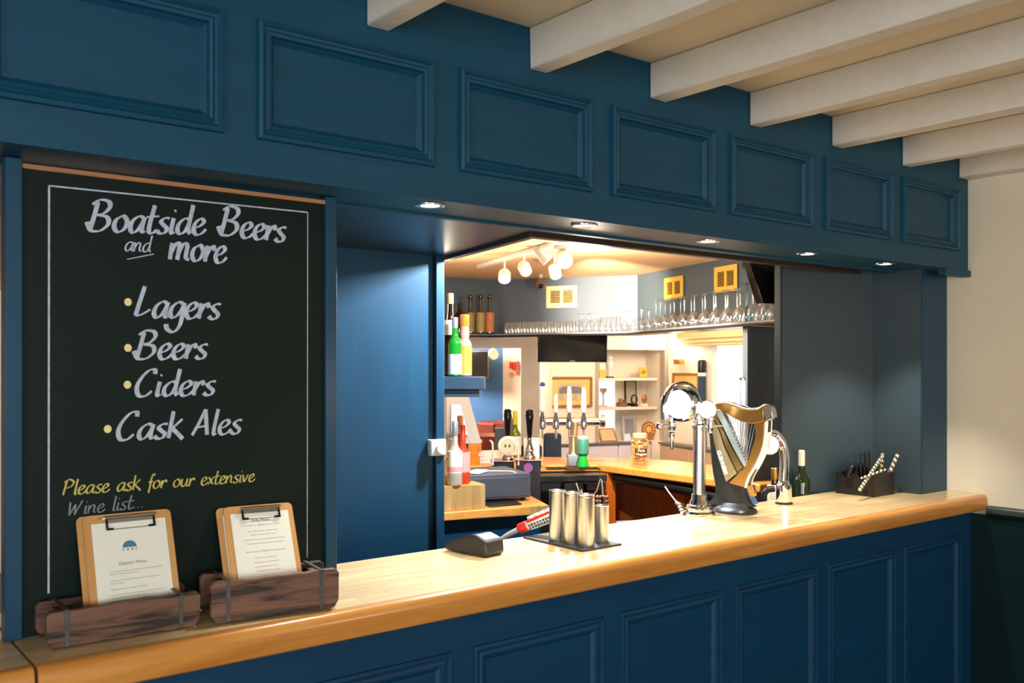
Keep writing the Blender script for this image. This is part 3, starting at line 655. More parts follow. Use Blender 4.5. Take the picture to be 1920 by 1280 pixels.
# pillar
hband([(1414, 791), (1415, 816), (1409, 840), (1400, 870), (1388.6, 885), (1373, 904)], [(1429.5, 788), (1428, 812.5), (1424, 836.6), (1414, 865), (1402, 890), (1397, 910)], GOLD, 'pillar', 0, DP, 5, .002)
hband([(1399, 907), (1402, 916), (1404, 922), (1407, 927)], [(1409, 905), (1411, 914), (1412, 921), (1411, 926)], GOLD, 'tail', .01, DP*.5, 3, .001)
# head of the pillar
MB().extr(H([(1427, 757), (1437, 754), (1441, 766), (1443, 780), (1432, 788), (1430, 775)]), org-wv*.006, uu, UP, wv*.05).build('pillar_head', CHROME, t, bevel=.002)
# outer rim, white with dark inlay and lettering, wraps the depth of the harp
rimL = [(1430.5, 787), (1429, 812.5), (1425, 837), (1415, 866), (1403, 891), (1398, 911)]; rimR = [(x+2.2, y) for x, y in rimL]
hband(rimL, rimR, mat('lit_cream_rim', (250, 246, 240), .3, emit=.5), 'rim', .002, wv*.060)
for a, b_ in ((0, 5), (17, 26)):
    A = cm2(H([(x+2.2, y) for x, y in rimL]), 5)[a:b_]; Bq = cm2(H([(x+2.9, y) for x, y in rimL]), 5)[a:b_]
    MB().band(A, Bq, org+wv*.018, uu, UP, wv*.028).build('rim_inlay', BLACKG, t)
A = H([(1338, 766), (1346, 757.5), (1361, 754), (1380, 758), (1400, 765), (1418, 763.4), (1428, 757)]); Bq = H([(1338, 764.5), (1346, 756), (1361, 752.5), (1380, 756.5), (1400, 763.5), (1418, 762), (1428, 755.5)])
MB().band(cm2(A), cm2(Bq), org+wv*.0, uu, UP, wv*.06).build('neck_cap', mat('white_cap', (240, 238, 236), .3), t)
MB().band(cm2(Bq)[6:-8], [(x, y+.001) for x, y in cm2(Bq)[6:-8]], org+wv*.016, uu, UP, wv*.03).build('cap_inlay', BLACKG, t)
# strings with tuning pins, from neck to soundbox
for k in range(11):
    f = k/10; xt = 1367+f*45; yt = 771+f*20+5*math.sin(f*math.pi); xb = 1371+f*25; yb = 802+f*60
    a, b_ = H([(xt, yt)])[0], H([(xb+3, yb)])[0]
    A_ = org+wv*.022+uu*a[0]+UP*a[1]; B_ = org+wv*.022+uu*b_[0]+UP*b_[1]
    s_ = MB().tube([A_, B_], .0013, 6).build('string', CHROMEB, t)
    MB().ball(B_, .0042, 10).build('string_pin', CHROME, s_)
# stand: dark curved blade that flares to a base
prof = [(1337, 790), (1340, 830), (1344, 880), (1349, 915), (1347, 930), (1341, 941), (1332, 949)]
prof2 = [(1350, 788), (1362, 840), (1378, 885), (1393, 905), (1397, 925), (1403, 938), (1412, 946)]
MB().band(cm2(H(prof)), cm2(H(prof2)), org+wv*.018, uu, UP, wv*.03).build('stand', DARKM, t, bevel=.004)
bz = ZT+.0005
mb = MB(); bs = []
for (sx, sy, z) in ((.088, .062, 0), (.090, .064, .006), (.086, .058, .016), (.070, .044, .026), (.050, .028, .040)):
    for k in range(28):
        a = 2*math.pi*k/28; e = 2.6
        cx_ = abs(math.cos(a))**(2/e)*(1 if math.cos(a) >= 0 else -1); cy_ = abs(math.sin(a))**(2/e)*(1 if math.sin(a) >= 0 else -1)
        bs.append(Vector((hbse.x, hbse.y, bz+z))+uu*sx*cx_+wv*sy*cy_)
mb.add(bs, [(28*i+k, 28*i+(k+1) % 28, 28*i+28+(k+1) % 28, 28*i+28+k) for i in range(4) for k in range(28)]+[tuple(range(27, -1, -1)), tuple(range(112, 140))]).build('base', DARKM, t)
A = H([(1396, 912), (1401, 928), (1407, 941)]); Bq = H([(1405, 912), (1409, 926), (1415, 940)])
MB().band(cm2(A, 4), cm2(Bq, 4), org+wv*.03, uu, UP, wv*.006).build('blue_tab', mat('blue_tab', (90, 130, 200), .3), t)
dv = Vector((math.cos(R(-70)), math.sin(R(-70))))
a = H([(1363.5, 866)])[0]; txd = (uu*dv.x+UP*dv.y).normalized(); txu = (uu*(-dv.y)+UP*dv.x).normalized()
text_mesh('GUINNESS', .0215, frameM(org-wv*.0035+uu*a[0]+UP*a[1], txd, txu), 'lettering', mat('white_lettering_bright', (250, 250, 248), .4), t, bold=.0009)
a = H([(1430, 834)])[0]
text_mesh('GUINNESS', .0175, frameM(org+wv*.032+uu*(a[0]+.0005)+UP*a[1]+RT*.002, (-UP-uu*.10).normalized(), wv), 'rim_lettering', BLACKP, t)
# --- clear slim handle behind the harp
p = P(1392, 770, 3.98)
t = thing('clear_handle', 'slim clear tapered tap handle rising behind the harp', 'tap handle', (p.x, p.y, EYE-.588))
MB().lathe([(.014, 0), (.014, .01), (.0105, .02), (.0075, .14), (.0065, .25)], (p.x, p.y, ZT), 16).build('stem', CHROME, t)
MB().lathe([(.0095, .25), (.011, .27), (.0125, .40), (.0125, .53), (.011, .535)], (p.x, p.y, ZT), 20).build('handle', mat('frosted_handle', (232, 236, 242), .25, trans=.3), t)
MB().lathe([(.0135, .535), (.0135, .542), (.004, .545)], (p.x, p.y, ZT), 20).build('cap', CHROMEB, t)
# --- arched chrome font
pa = P(1470, 942, 4.04); ab = Vector((pa.x, pa.y, ZT+.0005))
t = thing('arched_font', 'chrome swan-neck beer font right of the harp', 'beer tap', ab)
MB().lathe([(.037, 0), (.037, .006), (.033, .008)], ab, 32).build('foot_ring', BLACKP, t)
MB().lathe([(.032, .008), (.033, .012), (.033, .080), (.030, .084), (.025, .090), (.022, .10)], ab, 32).build('base_sleeve', CHROME, t)
q = 4.04/K; tp = [ab+UP*.095-RT*.002, ab+RT*(1*q)+UP*.16, ab+RT*(0*q)+UP*.225, ab+RT*(-6*q)+UP*.27, ab+RT*(-18*q)+UP*.302, ab+RT*(-36*q)+UP*.312-FW*.02]
MB().tube(tp, [.021]*41, 20, 8).build('pipe', CHROME, t)
lc = ab+RT*(-30*q)+UP*.255-FW*.03
MB().lathe([(0, .012), (.030, .010), (.038, .002), (.038, -.008)], lc, 32, -FW).build('lit_badge', WHITEG, t)
MB().lathe([(.038, .004), (.042, .0), (.042, -.025), (.036, -.03), (0, -.03)], lc, 32, -FW).build('badge_ring', CHROME, t)
MB().tube([lc+FW*.02, lc+FW*.03+UP*.075], .009, 12).build('badge_stem', CHROME, t)
MB().ball(lc+RT*.048-UP*.0, .009, 12).tube([lc+RT*.036+FW*.0, lc+RT*.05], .003, 8).build('tap_knob', mat('copper_knob', (150, 84, 76), .3, .8), t)
# ------------------------------------------------------------------ bottles
def bottle(label, p, h, r, glass, lab=None, cap=None, neck=.3, capl=.08, group=None, laby=(.12, .5), capname='capsule', seg=20, lab2=None, nr=.013):
    t = thing('bottle', label, 'bottle', p, 0, group); p = Vector(p)
    sh = h*(1-neck)
    MB().lathe([(r*.85, 0), (r, .006), (r, sh*.78), (r*.92, sh*.86), (r*.55, sh*.97), (nr*1.15, sh*1.06), (nr, h*.86), (nr, h*.985), (nr*.8, h)], p, seg).build('glass_body', glass, t)
    if lab: MB().lathe([(r+.0006, h*laby[0]), (r+.0007, h*laby[1])], p, seg).build('label', lab, t)
    if lab2: MB().lathe([(r+.0012, h*laby[0]*1.1), (r+.0013, h*(laby[0]+.1))], p, seg).build('lower_label', lab2, t)
    if cap: MB().lathe([(nr+.0006, h-capl), (nr+.0022, h-capl+.004), (nr+.0022, h), (nr*.9, h+.004), (0, h+.004)], p, seg).build(capname, cap, t)
    return t
GW = mat('dark_green_glass', (26, 40, 18), .06, spec=.8); BRN = mat('dark_brown_glass', (40, 20, 10), .06, spec=.8)
CLB = mat('pale_clear_bottle', (226, 214, 190), .08, trans=.6, spec=.8); PINKW = mat('rose_wine', (214, 70, 40), .08, trans=.4, spec=.8)
LGR = mat('bright_green_glass', (30, 160, 50), .08, trans=.5, spec=.8); CREML = mat('cream_label', (240, 232, 208), .5); PINKL = mat('pink_label', (236, 150, 140), .5)
ORG = mat('orange_plastic', (238, 120, 30), .35); SILV = mat('silver_cap', (200, 212, 226), .25, .7)
pb = P(1503, 845, 4.375); bottle('green wine bottle with white capsule behind the bar back edge, before the grey panel', (pb.x, pb.y, .986), pb.z-.986, .0375, GW, None, mat('white_capsule', (236, 232, 214), .4), .34, .07)
pb = P(1452, 878, 4.36); bottle('dark bottle with cream label half hidden by the swan-neck font', (pb.x, pb.y, .986), pb.z-.986, .032, BRN, CREML, mat('gold_foil', (190, 150, 70), .3, .8), .34, .05, laby=(.2, .66))
tag(MB().prism([(3.46, 2.535), (3.86, 2.535), (3.86, 2.582), (3.73, 2.64), (3.46, 2.64)], .0, .985).build('bottle_cabinet', mat('black_cabinet', (20, 20, 20), .5)), 'low black cabinet behind the bar with wine bottles on it', 'cabinet')
p1 = P(1440, 925, 4.15); tag(MB().tube([P(1452, 916, 4.2), P(1440, 918, 4.2), P(1433, 926, 4.2), P(1431, 945, 4.2)], .014, 12, 6).build('black_hose', BLACKP), 'thick black hose bend left of the swan-neck font base', 'hose')
# ------------------------------------------------------------------ bar caddy
X0, X1, Y0, Y1, Hc = 3.925, 4.10, 2.285, 2.505, .108
Y1 = 2.478
t = thing('bar_caddy', 'black plastic bar caddy for napkins and straws beside the pillar', 'caddy', (X0, Y0, ZT+.0005)); z0 = ZT+.0005
CAD = mat('caddy_plastic', (34, 31, 29), .4)
wave = [(Y0, 0), (Y1, 0)]+[(a.x, a.y) for a in catmull([Vector(q) for q in ((Y1, .096), (Y1-.016, .100), (Y1-.034, .086), (Y1-.050, .074), (Y1-.066, .076), (Y1-.082, .096), (Y1-.100, .100), (Y1-.116, .086), (Y1-.134, .070), (Y0+.044, .070), (Y0+.030, .092), (Y0, .098))], 4)]
MB().extr([(a, b) for a, b in wave], (X0, 0, z0), (0, 1, 0), (0, 0, 1), (.005, 0, 0)).build('wavy_side', CAD, t, smooth=False)
MB().extr([(a, b) for a, b in wave], (X1-.005, 0, z0), (0, 1, 0), (0, 0, 1), (.005, 0, 0)).build('wavy_side', CAD, t, smooth=False)
MB().box(X0+.005, X1-.005, Y0, Y0+.005, z0, z0+.104).build('end_wall', CAD, t); MB().box(X0+.005, X1-.005, Y1-.005, Y1, z0, z0+.098).build('end_wall', CAD, t)
MB().box(X0+.005, X1-.005, Y0+.005, Y1-.005, z0+.001, z0+.006).build('tray_floor', CAD, t)
for yq in (Y0+.06, Y0+.115): MB().box(X0+.005, X1-.005, yq, yq+.004, z0+.006, z0+.085).build('divider', BLACKP, t)
MB().box(X0-.0006, X0, Y1-.085, Y1-.055, z0+.03, z0+.072).build('side_slot', mat('slot_black', (6, 6, 6), .8), t)
MB().box(X0-.0006, X0, Y0+.03, Y0+.055, z0+.012, z0+.03).build('side_slot', MATS['slot_black'], t)
for k in range(2):
    tag(MB().tube([(X0+.02+.05*k, Y1-.05, z0+.06), (X0+.03+.05*k, Y1-.06, z0+.115), (X0+.07+.05*k, Y1-.07, z0+.118), (X0+.09+.05*k, Y1-.08, z0+.06)], .016, 12, 5).build('napkin_roll', BLACKP), ('left' if k == 0 else 'right')+' black folded napkin roll in the bar caddy', 'napkin', 'napkins in the caddy')
for k in range(9):
    x = X0+.03+.012*k; y = Y0+.085+.004*(k % 3); mb = MB(); mb.tube([(x, y, z0+.008), (x+random.uniform(-.012, .012), y+.02*(k == 0)+random.uniform(-.006, .006), z0+.195+random.uniform(-.01, .006))], .0024, 8)
    tag(mb.build('straw', BLACKP), 'thin black straw in the upright bunch in the caddy, %s from the room side' % ORD[k], 'straw', 'black straws in the caddy')
STR = mat('cream_straw_wrap', (214, 204, 178), .5)
def striped(a, b_, r, label):
    a = Vector(a); b_ = Vector(b_); t = thing('striped_straw', label, 'straw', a)
    MB().tube([a, b_], r, 10).build('tube', STR, t); d = (b_-a).normalized(); L_ = (b_-a).length
    x = d.cross(Vector((0, 0, 1))).normalized(); y = x.cross(d); n = int(L_/.022); vs = []; fs = []
    for s_ in range(n*8+1):
        an = s_/8*2*math.pi*1.0; 
        for off in (0, .009):
            c_ = a+d*min(L_*s_/(n*8)+off, L_); vs.append(c_+(x*math.cos(an)+y*math.sin(an))*(r+.0005))
    for s_ in range(n*8): fs.append((2*s_, 2*s_+1, 2*s_+3, 2*s_+2))
    MB().add(vs, fs).build('spiral_stripe', BLACKP, t)
striped(P(1612, 918, 4.12), P(1652, 858, 4.30), .0075, 'twisted dark and cream paper straw tipping out of the caddy, lower one')
striped((X0+.12, Y0+.035, z0+.012), P(1683, 852, 4.36), .009, 'bold black and cream striped straw leaning right from the caddy')
striped((X0+.09, Y0+.03, z0+.012), P(1655, 850, 4.30), .0075, 'striped straw with a knotted top in the middle of the caddy')
striped(P(1615, 896, 4.16), P(1660, 880, 4.22), .005, 'thin striped straw lying across the caddy edge')
# ------------------------------------------------------------------ dimmer on the blue panel
p = onY(815, 838, 3.24)
t = thing('dimmer_switch', 'white square dimmer switch with a round knob on the blue panel', 'switch', p)
MB().box(p.x-.038, p.x+.038, p.y-.030, p.y-.0005, p.z-.034, p.z+.034).build('plate', WHITEP, t, bevel=.005)
MB().lathe([(.021, 0), (.021, .010), (.019, .013), (0, .013)], (p.x+.004, p.y-.030, p.z-.004), 28, (0, -1, 0)).build('knob', WHITEP, t)
# ------------------------------------------------------------------ servery interior
struct(MB().prism([(-2, 2.5), (5.2, 2.5), (7.6, 5.0), (7.6, 9), (-2, 9)], ZI, ZI+.08).build('ceiling_servery', CEILI))
struct(MB().box(-2, 11, 9, 11, ZI+.1, ZI+.18).build('ceiling_passage', CEILI))
WA = [(3.30, 5.50), (4.165, 5.36), (4.68, 4.47), (4.14, 2.70)]
SZ = EYE+.222
def wallseg(p, q, z0, z1, th, m, name, parent=None, **k):
    d = (Vector(q)-Vector(p)).normalized(); n = Vector((-d.y, d.x))*th
    return MB().prism([p, q, (q[0]+n.x, q[1]+n.y), (p[0]+n.x, p[1]+n.y)], z0, z1).build(name, m, parent, **k)
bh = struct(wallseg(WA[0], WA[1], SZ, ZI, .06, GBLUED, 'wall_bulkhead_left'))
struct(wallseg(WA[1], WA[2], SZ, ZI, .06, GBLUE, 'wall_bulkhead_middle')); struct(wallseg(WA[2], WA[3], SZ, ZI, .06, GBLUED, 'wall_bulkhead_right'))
# shelf under the bulkhead
SF = [(3.30, 5.26), (3.93, 5.18), (4.327, 4.218), (3.767, 2.70), (3.90, 2.66)]
sh = MB().prism([SF[0], SF[1], SF[2], SF[3], (4.10, 2.66), (4.70, 4.47), (4.185, 5.38), (3.30, 5.52)], SZ-.008, SZ+.006).build('glass_shelf', mat('grey_shelf', (128, 134, 142), .25), bevel=.003)
tag(sh, 'long grey shelf of upturned glasses under the high bulkhead', 'shelf')
mb = MB(); 
for a, b_ in zip(SF[:3], SF[1:4]):
    d = (Vector(b_)-Vector(a)).normalized(); mb.tube([(a[0], a[1], SZ-.01), (b_[0], b_[1], SZ-.01)], .007, 8)
mb.build('edge_rail', mat('dark_edge', (36, 38, 42), .3), sh)
# vents
def vent(label, px0, px1, pyt, pyb, p, q, m):
    a = onLine(px0, 688, p, q); b_ = onLine(px1, 688, p, q); c_ = onLine((px0+px1)/2, 688, p, q); d = c_.x*SN+c_.y*CS
    zt_ = EYE-(pyt-HZ)*d/K; zb_ = EYE-(pyb-HZ)*d/K; u = (b_-a); wd = u.length; u.normalize(); n = Vector((u.y, -u.x, 0))
    if n.dot(FW) > 0: n = -n
    t = thing('wall_vent', label, 'vent', Vector((a.x, a.y, zb_))); o0 = Vector((a.x, a.y, zb_))+n*.002; hh = zt_-zb_
    MB().extr([(0, 0), (wd, 0), (wd, hh), (0, hh)], o0, u, UP, n*.004).build('backing', VENTD, t)
    mb = MB(); fr = .14*wd
    for x0, x1, y0, y1 in ((0, wd, 0, fr), (0, wd, hh-fr, hh), (0, fr, fr, hh-fr), (wd-fr, wd, fr, hh-fr), (wd*.45, wd*.55, fr, hh-fr)):
        mb.extr([(x0, y0), (x1, y0), (x1, y1), (x0, y1)], o0+n*.004, u, UP, n*.006)
    mb.build('frame', m, t)
    for k in range(8):
        y = fr+(hh-2*fr)*(k+.5)/8
        for x0, x1 in ((fr, wd*.45), (wd*.55, wd-fr)):
            A = o0+n*.005+u*x0+UP*(y); dn = n*.008-UP*.0035
            MB().add([A, A+u*(x1-x0), A+u*(x1-x0)+dn, A+dn, A-UP*.001, A+u*(x1-x0)-UP*.001, A+u*(x1-x0)+dn-UP*.001, A+dn-UP*.001], [(0, 3, 2, 1), (4, 5, 6, 7), (3, 7, 6, 2)]).build('slat', m, t, smooth=False)
vent('cream louvred vent on the middle of the bulkhead above the tumblers', 1025, 1083, 536, 577, WA[1], WA[2], VENTW)
vent('yellow louvred vent left of the pair above the balloon glasses', 1248, 1283, 519, 561, WA[2], WA[3], BRASS)
vent('yellow louvred vent nearest the tilted television', 1342, 1385, 498, 547, WA[2], WA[3], BRASS)
# camera dome
p = onLine(1014, 533, (3.93, 5.10), (4.45, 4.25)); p = P(1014, 533, 6.35)
t = thing('security_camera', 'small grey dome security camera left of the cream vent', 'camera', p)
MB().lathe([(.028, 0), (.034, .02), (.034, .035), (.03, .045)], p+Vector((0, 0, -.005)), 20).ball(p, .040, 18).build('housing', mat('taupe_plastic', (116, 104, 92), .4), t)
MB().ball(p-FW*.028-UP*.012, .018, 14).build('lens', BLACKG, t)
MB().tube([p+UP*.035, (p.x, p.y, ZI-.001)], .012, 10).build('mount', WHITEP, t)
# glasses on the shelf
def tumbler(r0, r1, h, rim=None):
    mb = MB(); mb.lathe([(0, .001), (r0*.96, 0), (r0, .006), (r1, h*.98), (r1-.001, h)], (0, 0, 0), 16); mb.f = [f for f in mb.f if len(f) < 10]; return mb
def wine(rb, hb, hs, rf):    # upturned: rim on the shelf, foot in the air
    mb = MB(); tot = hb+hs
    mb.lathe([(rb*.76, 0.001), (rb*.78, 0), (rb*.95, hb*.25), (rb, hb*.5), (rb*.85, hb*.78), (rb*.45, hb*.95), (.006, hb), (.0045, hb+.01), (.004, tot-.012), (.012, tot-.005), (rf, tot-.001), (rf, tot), (0, tot)], (0, 0, 0), 18); mb.f = [f for f in mb.f if len(f) < 10]; return mb
SB = [(SF[0][0]+.02, SF[0][1]+.02), SF[1], SF[2], SF[3]]
def on_shelf(px, off):
    best = None
    for a, b_ in ((SF[1], SF[2]), (SF[2], SF[3])):
        d = (Vector(b_)-Vector(a)).normalized(); n = Vector((-d.y, d.x))
        if n.dot(Vector((FW.x, FW.y))) < 0: n = -n
        a2 = Vector(a)+n*off; b2 = Vector(b_)+n*off
        q = onLine(px, 688, a2, b2); s_ = (Vector((q.x, q.y))-a2).dot(d)/(b2-a2).length
        if a is SF[1] and s_ <= 1.0 and (best is None): return q
        if a is SF[2]: return q
    return q
def glass_set(proto, name, pxs, off, lab, group, cat='glass'):
    me = None
    for i, px in enumerate(pxs):
        q = on_shelf(px, off)
        if me is None: o = proto.build(name, GLASS, origin=(0, 0, 0)); me = o
        else: o = me.copy(); C.objects.link(o)
        o.location = (q.x, q.y, SZ+.0065); tag(o, lab % ORD[i], cat, group)
glass_set(tumbler(.0175, .0195, .080), 'tumbler', [949+11.6*k for k in range(12)], .055, 'small clear tumbler in the front row of the high shelf, %s from the left end', 'front row tumblers')
glass_set(tumbler(.0175, .0195, .080), 'tumbler', [955+11.6*k for k in range(12)], .135, 'small clear tumbler in the back row of the high shelf, %s from the left end', 'back row tumblers')
glass_set(wine(.0235, .065, .062, .0215), 'upturned_wine_glass', [1090, 1104, 1118], .06, 'small upturned stemmed glass between tumblers and highballs, %s of three', 'small stemmed glasses')
glass_set(tumbler(.0195, .0165, .10), 'highball_glass', [1130, 1140.5, 1151, 1160], .05, 'upturned highball glass with dark heavy base, %s of four', 'highball glasses')
glass_set(wine(.0255, .068, .065, .024), 'upturned_wine_glass', [1172, 1187, 1203, 1217], .07, 'medium upturned wine glass near the shelf corner, %s from the left', 'medium wine glasses')
glass_set(wine(.0295, .085, .095, .027), 'balloon_glass', [1230, 1247, 1264, 1283, 1302, 1322, 1342, 1364, 1387, 1411, 1436], .06, 'large upturned balloon glass in the front row of the shelf, %s from the left', 'front row balloon glasses')
glass_set(wine(.0295, .085, .11, .027), 'balloon_glass', [1238, 1257, 1276, 1296, 1317, 1338, 1360, 1382, 1424, 1448], .17, 'large upturned balloon glass in the back row of the shelf, %s from the left', 'back row balloon glasses')
q = on_shelf(1400, .15); o = wine(.032, .090, .125, .030).build('balloon_glass', GLASST, origin=(0, 0, 0)); o.location = (q.x, q.y, SZ+.0065); tag(o, 'upturned balloon glass with a teal stem by the tilted television', 'glass')
# bottles on the shelf's left end
def shelf_bottle(px, pyt, lab, glass, label, cap, d=6.45, base=620, r=.036, **k):
    p = P(px, pyt, d); p.z = SZ+.0065; h = (base-pyt)*d/K; bottle(lab, p, h, r, glass, label, cap, **k)
DKB = mat('clear_dark_bottle', (86, 76, 66), .06, trans=.4, spec=.8)
shelf_bottle(862, 562, 'dark brown bottle at the left end of the high shelf', BRN, None, None, r=.045)
LB1 = mat('mottled_green_label', (150, 134, 70), .5, noise=.4, scale=60); LB2 = mat('mottled_olive_label', (168, 150, 86), .5, noise=.4, scale=60); LB3 = mat('mottled_copper_label', (196, 120, 84), .5, noise=.4, scale=60)
for px, lb, tx in ((882, LB1, 'clear bottle with mottled green label, left of the three alike on the high shelf'), (901, LB2, 'clear bottle with mottled olive label, middle of the three on the high shelf'), (918, LB3, 'clear bottle with mottled copper label, right of the three on the high shelf')):
    shelf_bottle(px, 549, tx, DKB, lb, BRN, r=.031, capl=.02, laby=(.05, .56), neck=.42, group='bottles on the high shelf')
# televisions
p = P(1074, 652.5, 6.30)
t = thing('television', 'small black flat television hanging under the glass shelf', 'television', p)
M = Matrix.Translation(p) @ Matrix.Rotation(-YAW+.12, 4, 'Z') @ Matrix.Rotation(R(7), 4, 'X')
MB().box(-.236, .236, 0, .04, -.095, .084, M).build('casing', BLACKG, t, bevel=.005)
MB().box(-.222, .222, -.0012, 0, -.078, .074, M).build('screen', SCREEN, t)
MB().box(-.018, .018, -.0018, 0, -.089, -.084, M).build('badge', CHROMEB, t)
MB().box(-.05, .05, .04, .06, -.03, .084, M).build('bracket', BLACKP, t)
p = P(1404, 492, 4.48)
t = thing('television', 'black television tilted downward at the right end of the glass shelf', 'television', p)
M = Matrix.Translation(p+Vector((0, 0, .03))) @ Matrix.Rotation(R(-40), 4, 'Z') @ Matrix.Rotation(R(20), 4, 'X')
M = Matrix.Translation(p+UP*.02) @ Matrix((( RT.x, FW.x, 0, 0), (RT.y, FW.y, 0, 0), (0, 0, 1, 0), (0, 0, 0, 1))) @ Matrix.Rotation(R(35), 4, 'Z')
mb = MB(); mb.add([(0, 0, 0), (.30, 0, 0), (.30, .045, 0), (0, .045, 0), (.042, -.05, -.215), (.342, -.05, -.215), (.342, -.005, -.215), (.042, -.005, -.215)], [(0, 1, 2, 3), (7, 6, 5, 4), (4, 5, 1, 0), (5, 6, 2, 1), (6, 7, 3, 2), (7, 4, 0, 3)], M)
mb.build('casing', BLACKG, t, bevel=.004); MB().tube([M @ Vector((.15, .04, -.05)), M @ Vector((.15, .16, -.02)), M @ Vector((.15, .16, .09))], .012, 8).build('bracket', BLACKP, t)
# track lights on the servery ceiling
ta = P(914, 497, K*.61/(HZ-497)); tb_ = P(1012, 468, K*.61/(HZ-468)); ta.z = tb_.z = ZI-.012
t = thing('track_light', 'white ceiling track with spotlight heads over the back bar', 'light', (ta+tb_)/2)
d = (tb_-ta).normalized(); s_ = Vector((-d.y, d.x, 0))
L_ = (tb_-ta).length
MB().cbox((L_/2, 0, 0), (L_+.3, .035, .022), frameM(ta, d, s_)).build('track', WHITEP, t, bevel=.002)
def head(px, py, aim, lit, r=.034, L2=.08, hook=True, top=None):
    f = max(0, min(1, (px-914)/98.)); a = ta+(tb_-ta)*f; a.z = ZI-.02
    dd = a.x*SN+a.y*CS; c_ = P(px, py, dd); aim = Vector(aim).normalized()
    h = MB().lathe([(.012, -L2*.5), (r*.8, -L2*.42), (r, -L2*.2), (r, L2*.5), (r*.9, L2*.5), (r*.85, L2*.35)], c_, 20, aim).build('spot_head', WHITEP, t)
    MB().lathe([(0, L2*.36), (r*.84, L2*.36), (r*.84, L2*.34)], c_, 18, aim).build('lens', BULB if lit else BLACKG, h)
    MB().tube([(c_.x, c_.y, ZI-.02), c_], .005, 8).build('stem', WHITEP, h)
head(946, 516, (-.5, -.6, -.8), True, .036, .07); head(983, 502, (.8, .6, -.4), True); head(1015, 474, (.5, -.4, -.75), False, .034, .11)
p = P(1056, 484, 4.9)
t = thing('spotlight', 'glaring white spotlight on the servery ceiling right of the track', 'light', p)
MB().lathe([(.05, .0), (.05, .012)], (p.x, p.y, ZI-.013), 24).build('ceiling_plate', WHITEP, t)
MB().tube([(p.x, p.y, ZI-.012), p+UP*.02], .006, 8).build('stem', WHITEP, t)
MB().lathe([(.02, -.05), (.038, -.03), (.044, .04), (.040, .045)], p, 22, (-.45, -.75, -.45)).build('shade', WHITEP, t)
MB().lathe([(0, .052), (.030, .050), (.041, .040)], p, 22, (-.45, -.75, -.45)).build('bulb', mat('glaring_bulb', (255, 240, 215), .3, emit=30), t)
p = P(1040, 506, 5.3)
t = thing('spotlight', 'white spotlight head behind the glaring one, aimed at the bulkhead', 'light', p)
MB().tube([(p.x, p.y, ZI-.001), p], .006, 8).build('stem', WHITEP, t); MB().lathe([(.012, -.04), (.034, -.02), (.036, .045), (.030, .045)], p, 20, (.6, .5, -.5)).build('shade', WHITEP, t)
MB().lathe([(0, .040), (.029, .040)], p, 20, (.6, .5, -.5)).build('bulb', BULB, t)
# ------------------------------------------------------------------ counters of the servery
ct = MB().prism([(3.15, 4.63), (3.96, 4.11), (3.92, 2.90), (4.47, 2.90), (4.50, 4.02), (4.27, 4.44), (3.50, 5.12)], ZT-.045, ZT).build('back_counter', PINE, bevel=.008)
tag(ct, 'orange pine counter with an angled corner on the far side of the servery', 'worktop')
t = thing('counter_carcass', 'orange pine frame and panels below the far counter', 'cabinet', (4.1, 3.6, 0))
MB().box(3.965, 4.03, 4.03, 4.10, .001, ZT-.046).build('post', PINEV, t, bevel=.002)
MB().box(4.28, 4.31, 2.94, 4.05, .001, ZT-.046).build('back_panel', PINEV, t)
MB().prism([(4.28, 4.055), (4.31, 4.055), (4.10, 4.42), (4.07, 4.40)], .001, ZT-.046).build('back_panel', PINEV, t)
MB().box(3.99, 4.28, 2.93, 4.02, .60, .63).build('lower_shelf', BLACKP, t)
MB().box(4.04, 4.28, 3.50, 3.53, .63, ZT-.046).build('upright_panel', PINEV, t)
tag(MB().tube([(4.0, 4.0, ZT-.07), (3.99, 3.4, ZT-.09), (3.97, 2.96, ZT-.12)], .03, 12, 6).build('pipe_lagging', BLACKP), 'thick black lagged pipe slung under the right arm of the counter', 'pipe')
tag(MB().prism([(3.15, 4.72), (3.95, 4.18), (4.02, 4.30), (3.3, 4.86)], .0, ZT-.046).build('dark_shelving', mat('cellar_black', (20, 18, 16), .6)), 'black shelving under the far counter behind the hand pulls', 'shelving')
mb = MB(); mb.prism([(3.53, 4.175), (3.90, 3.97), (3.95, 4.10), (3.60, 4.31)], ZT-.085, ZT-.046)
st = mb.build('drip_station', mat('black_station', (30, 32, 34), .45), bevel=.004); tag(st, 'black drip station along the far counter under the four-handle tap', 'bar station')
for k in range(3):
    a = Vector((3.55+.12*k, 4.158-.067*k, 0)); MB().prism([(a.x, a.y), (a.x+.1, a.y-.053), (a.x+.103, a.y-.045), (a.x+.003, a.y+.008)], ZT-.135, ZT-.09).build('lower_flap', mat('flap_black', (24, 25, 26), .5), st)
# cables and fittings under the station
for k, (a, b_, c_, tx) in enumerate(((( 1080, 905), (1087, 925), (1092, 945), 'grey cable hanging under the drip station'), ((1108, 935), (1118, 922), (1130, 920), 'thin curved white cable near the pine post'), ((1247, 912), (1256, 925), (1268, 940), 'thin white tube hanging by the chrome column foot'))):
    if k == 2: continue
    tag(MB().tube([P(*a, 5.42), P(*b_, 5.4), P(*c_, 5.38), (P(*c_, 5.36).x, P(*c_, 5.36).y, .004)], .004, 8, 5).build('cable', mat('grey_cable', (150, 148, 140), .5)), tx, 'cable')
t = thing('pipe_fittings', 'cluster of small copper and chrome fittings at the foot of the pine post', 'fittings', P(1128, 944, 4.9))
for k in range(12):
    MB().ball(P(1120+(k % 4)*6, 932+(k//4)*8, 4.9), .011, 8).build('fitting', mat('copper', (190, 110, 90), .3, .8) if k % 2 else CHROME, t)
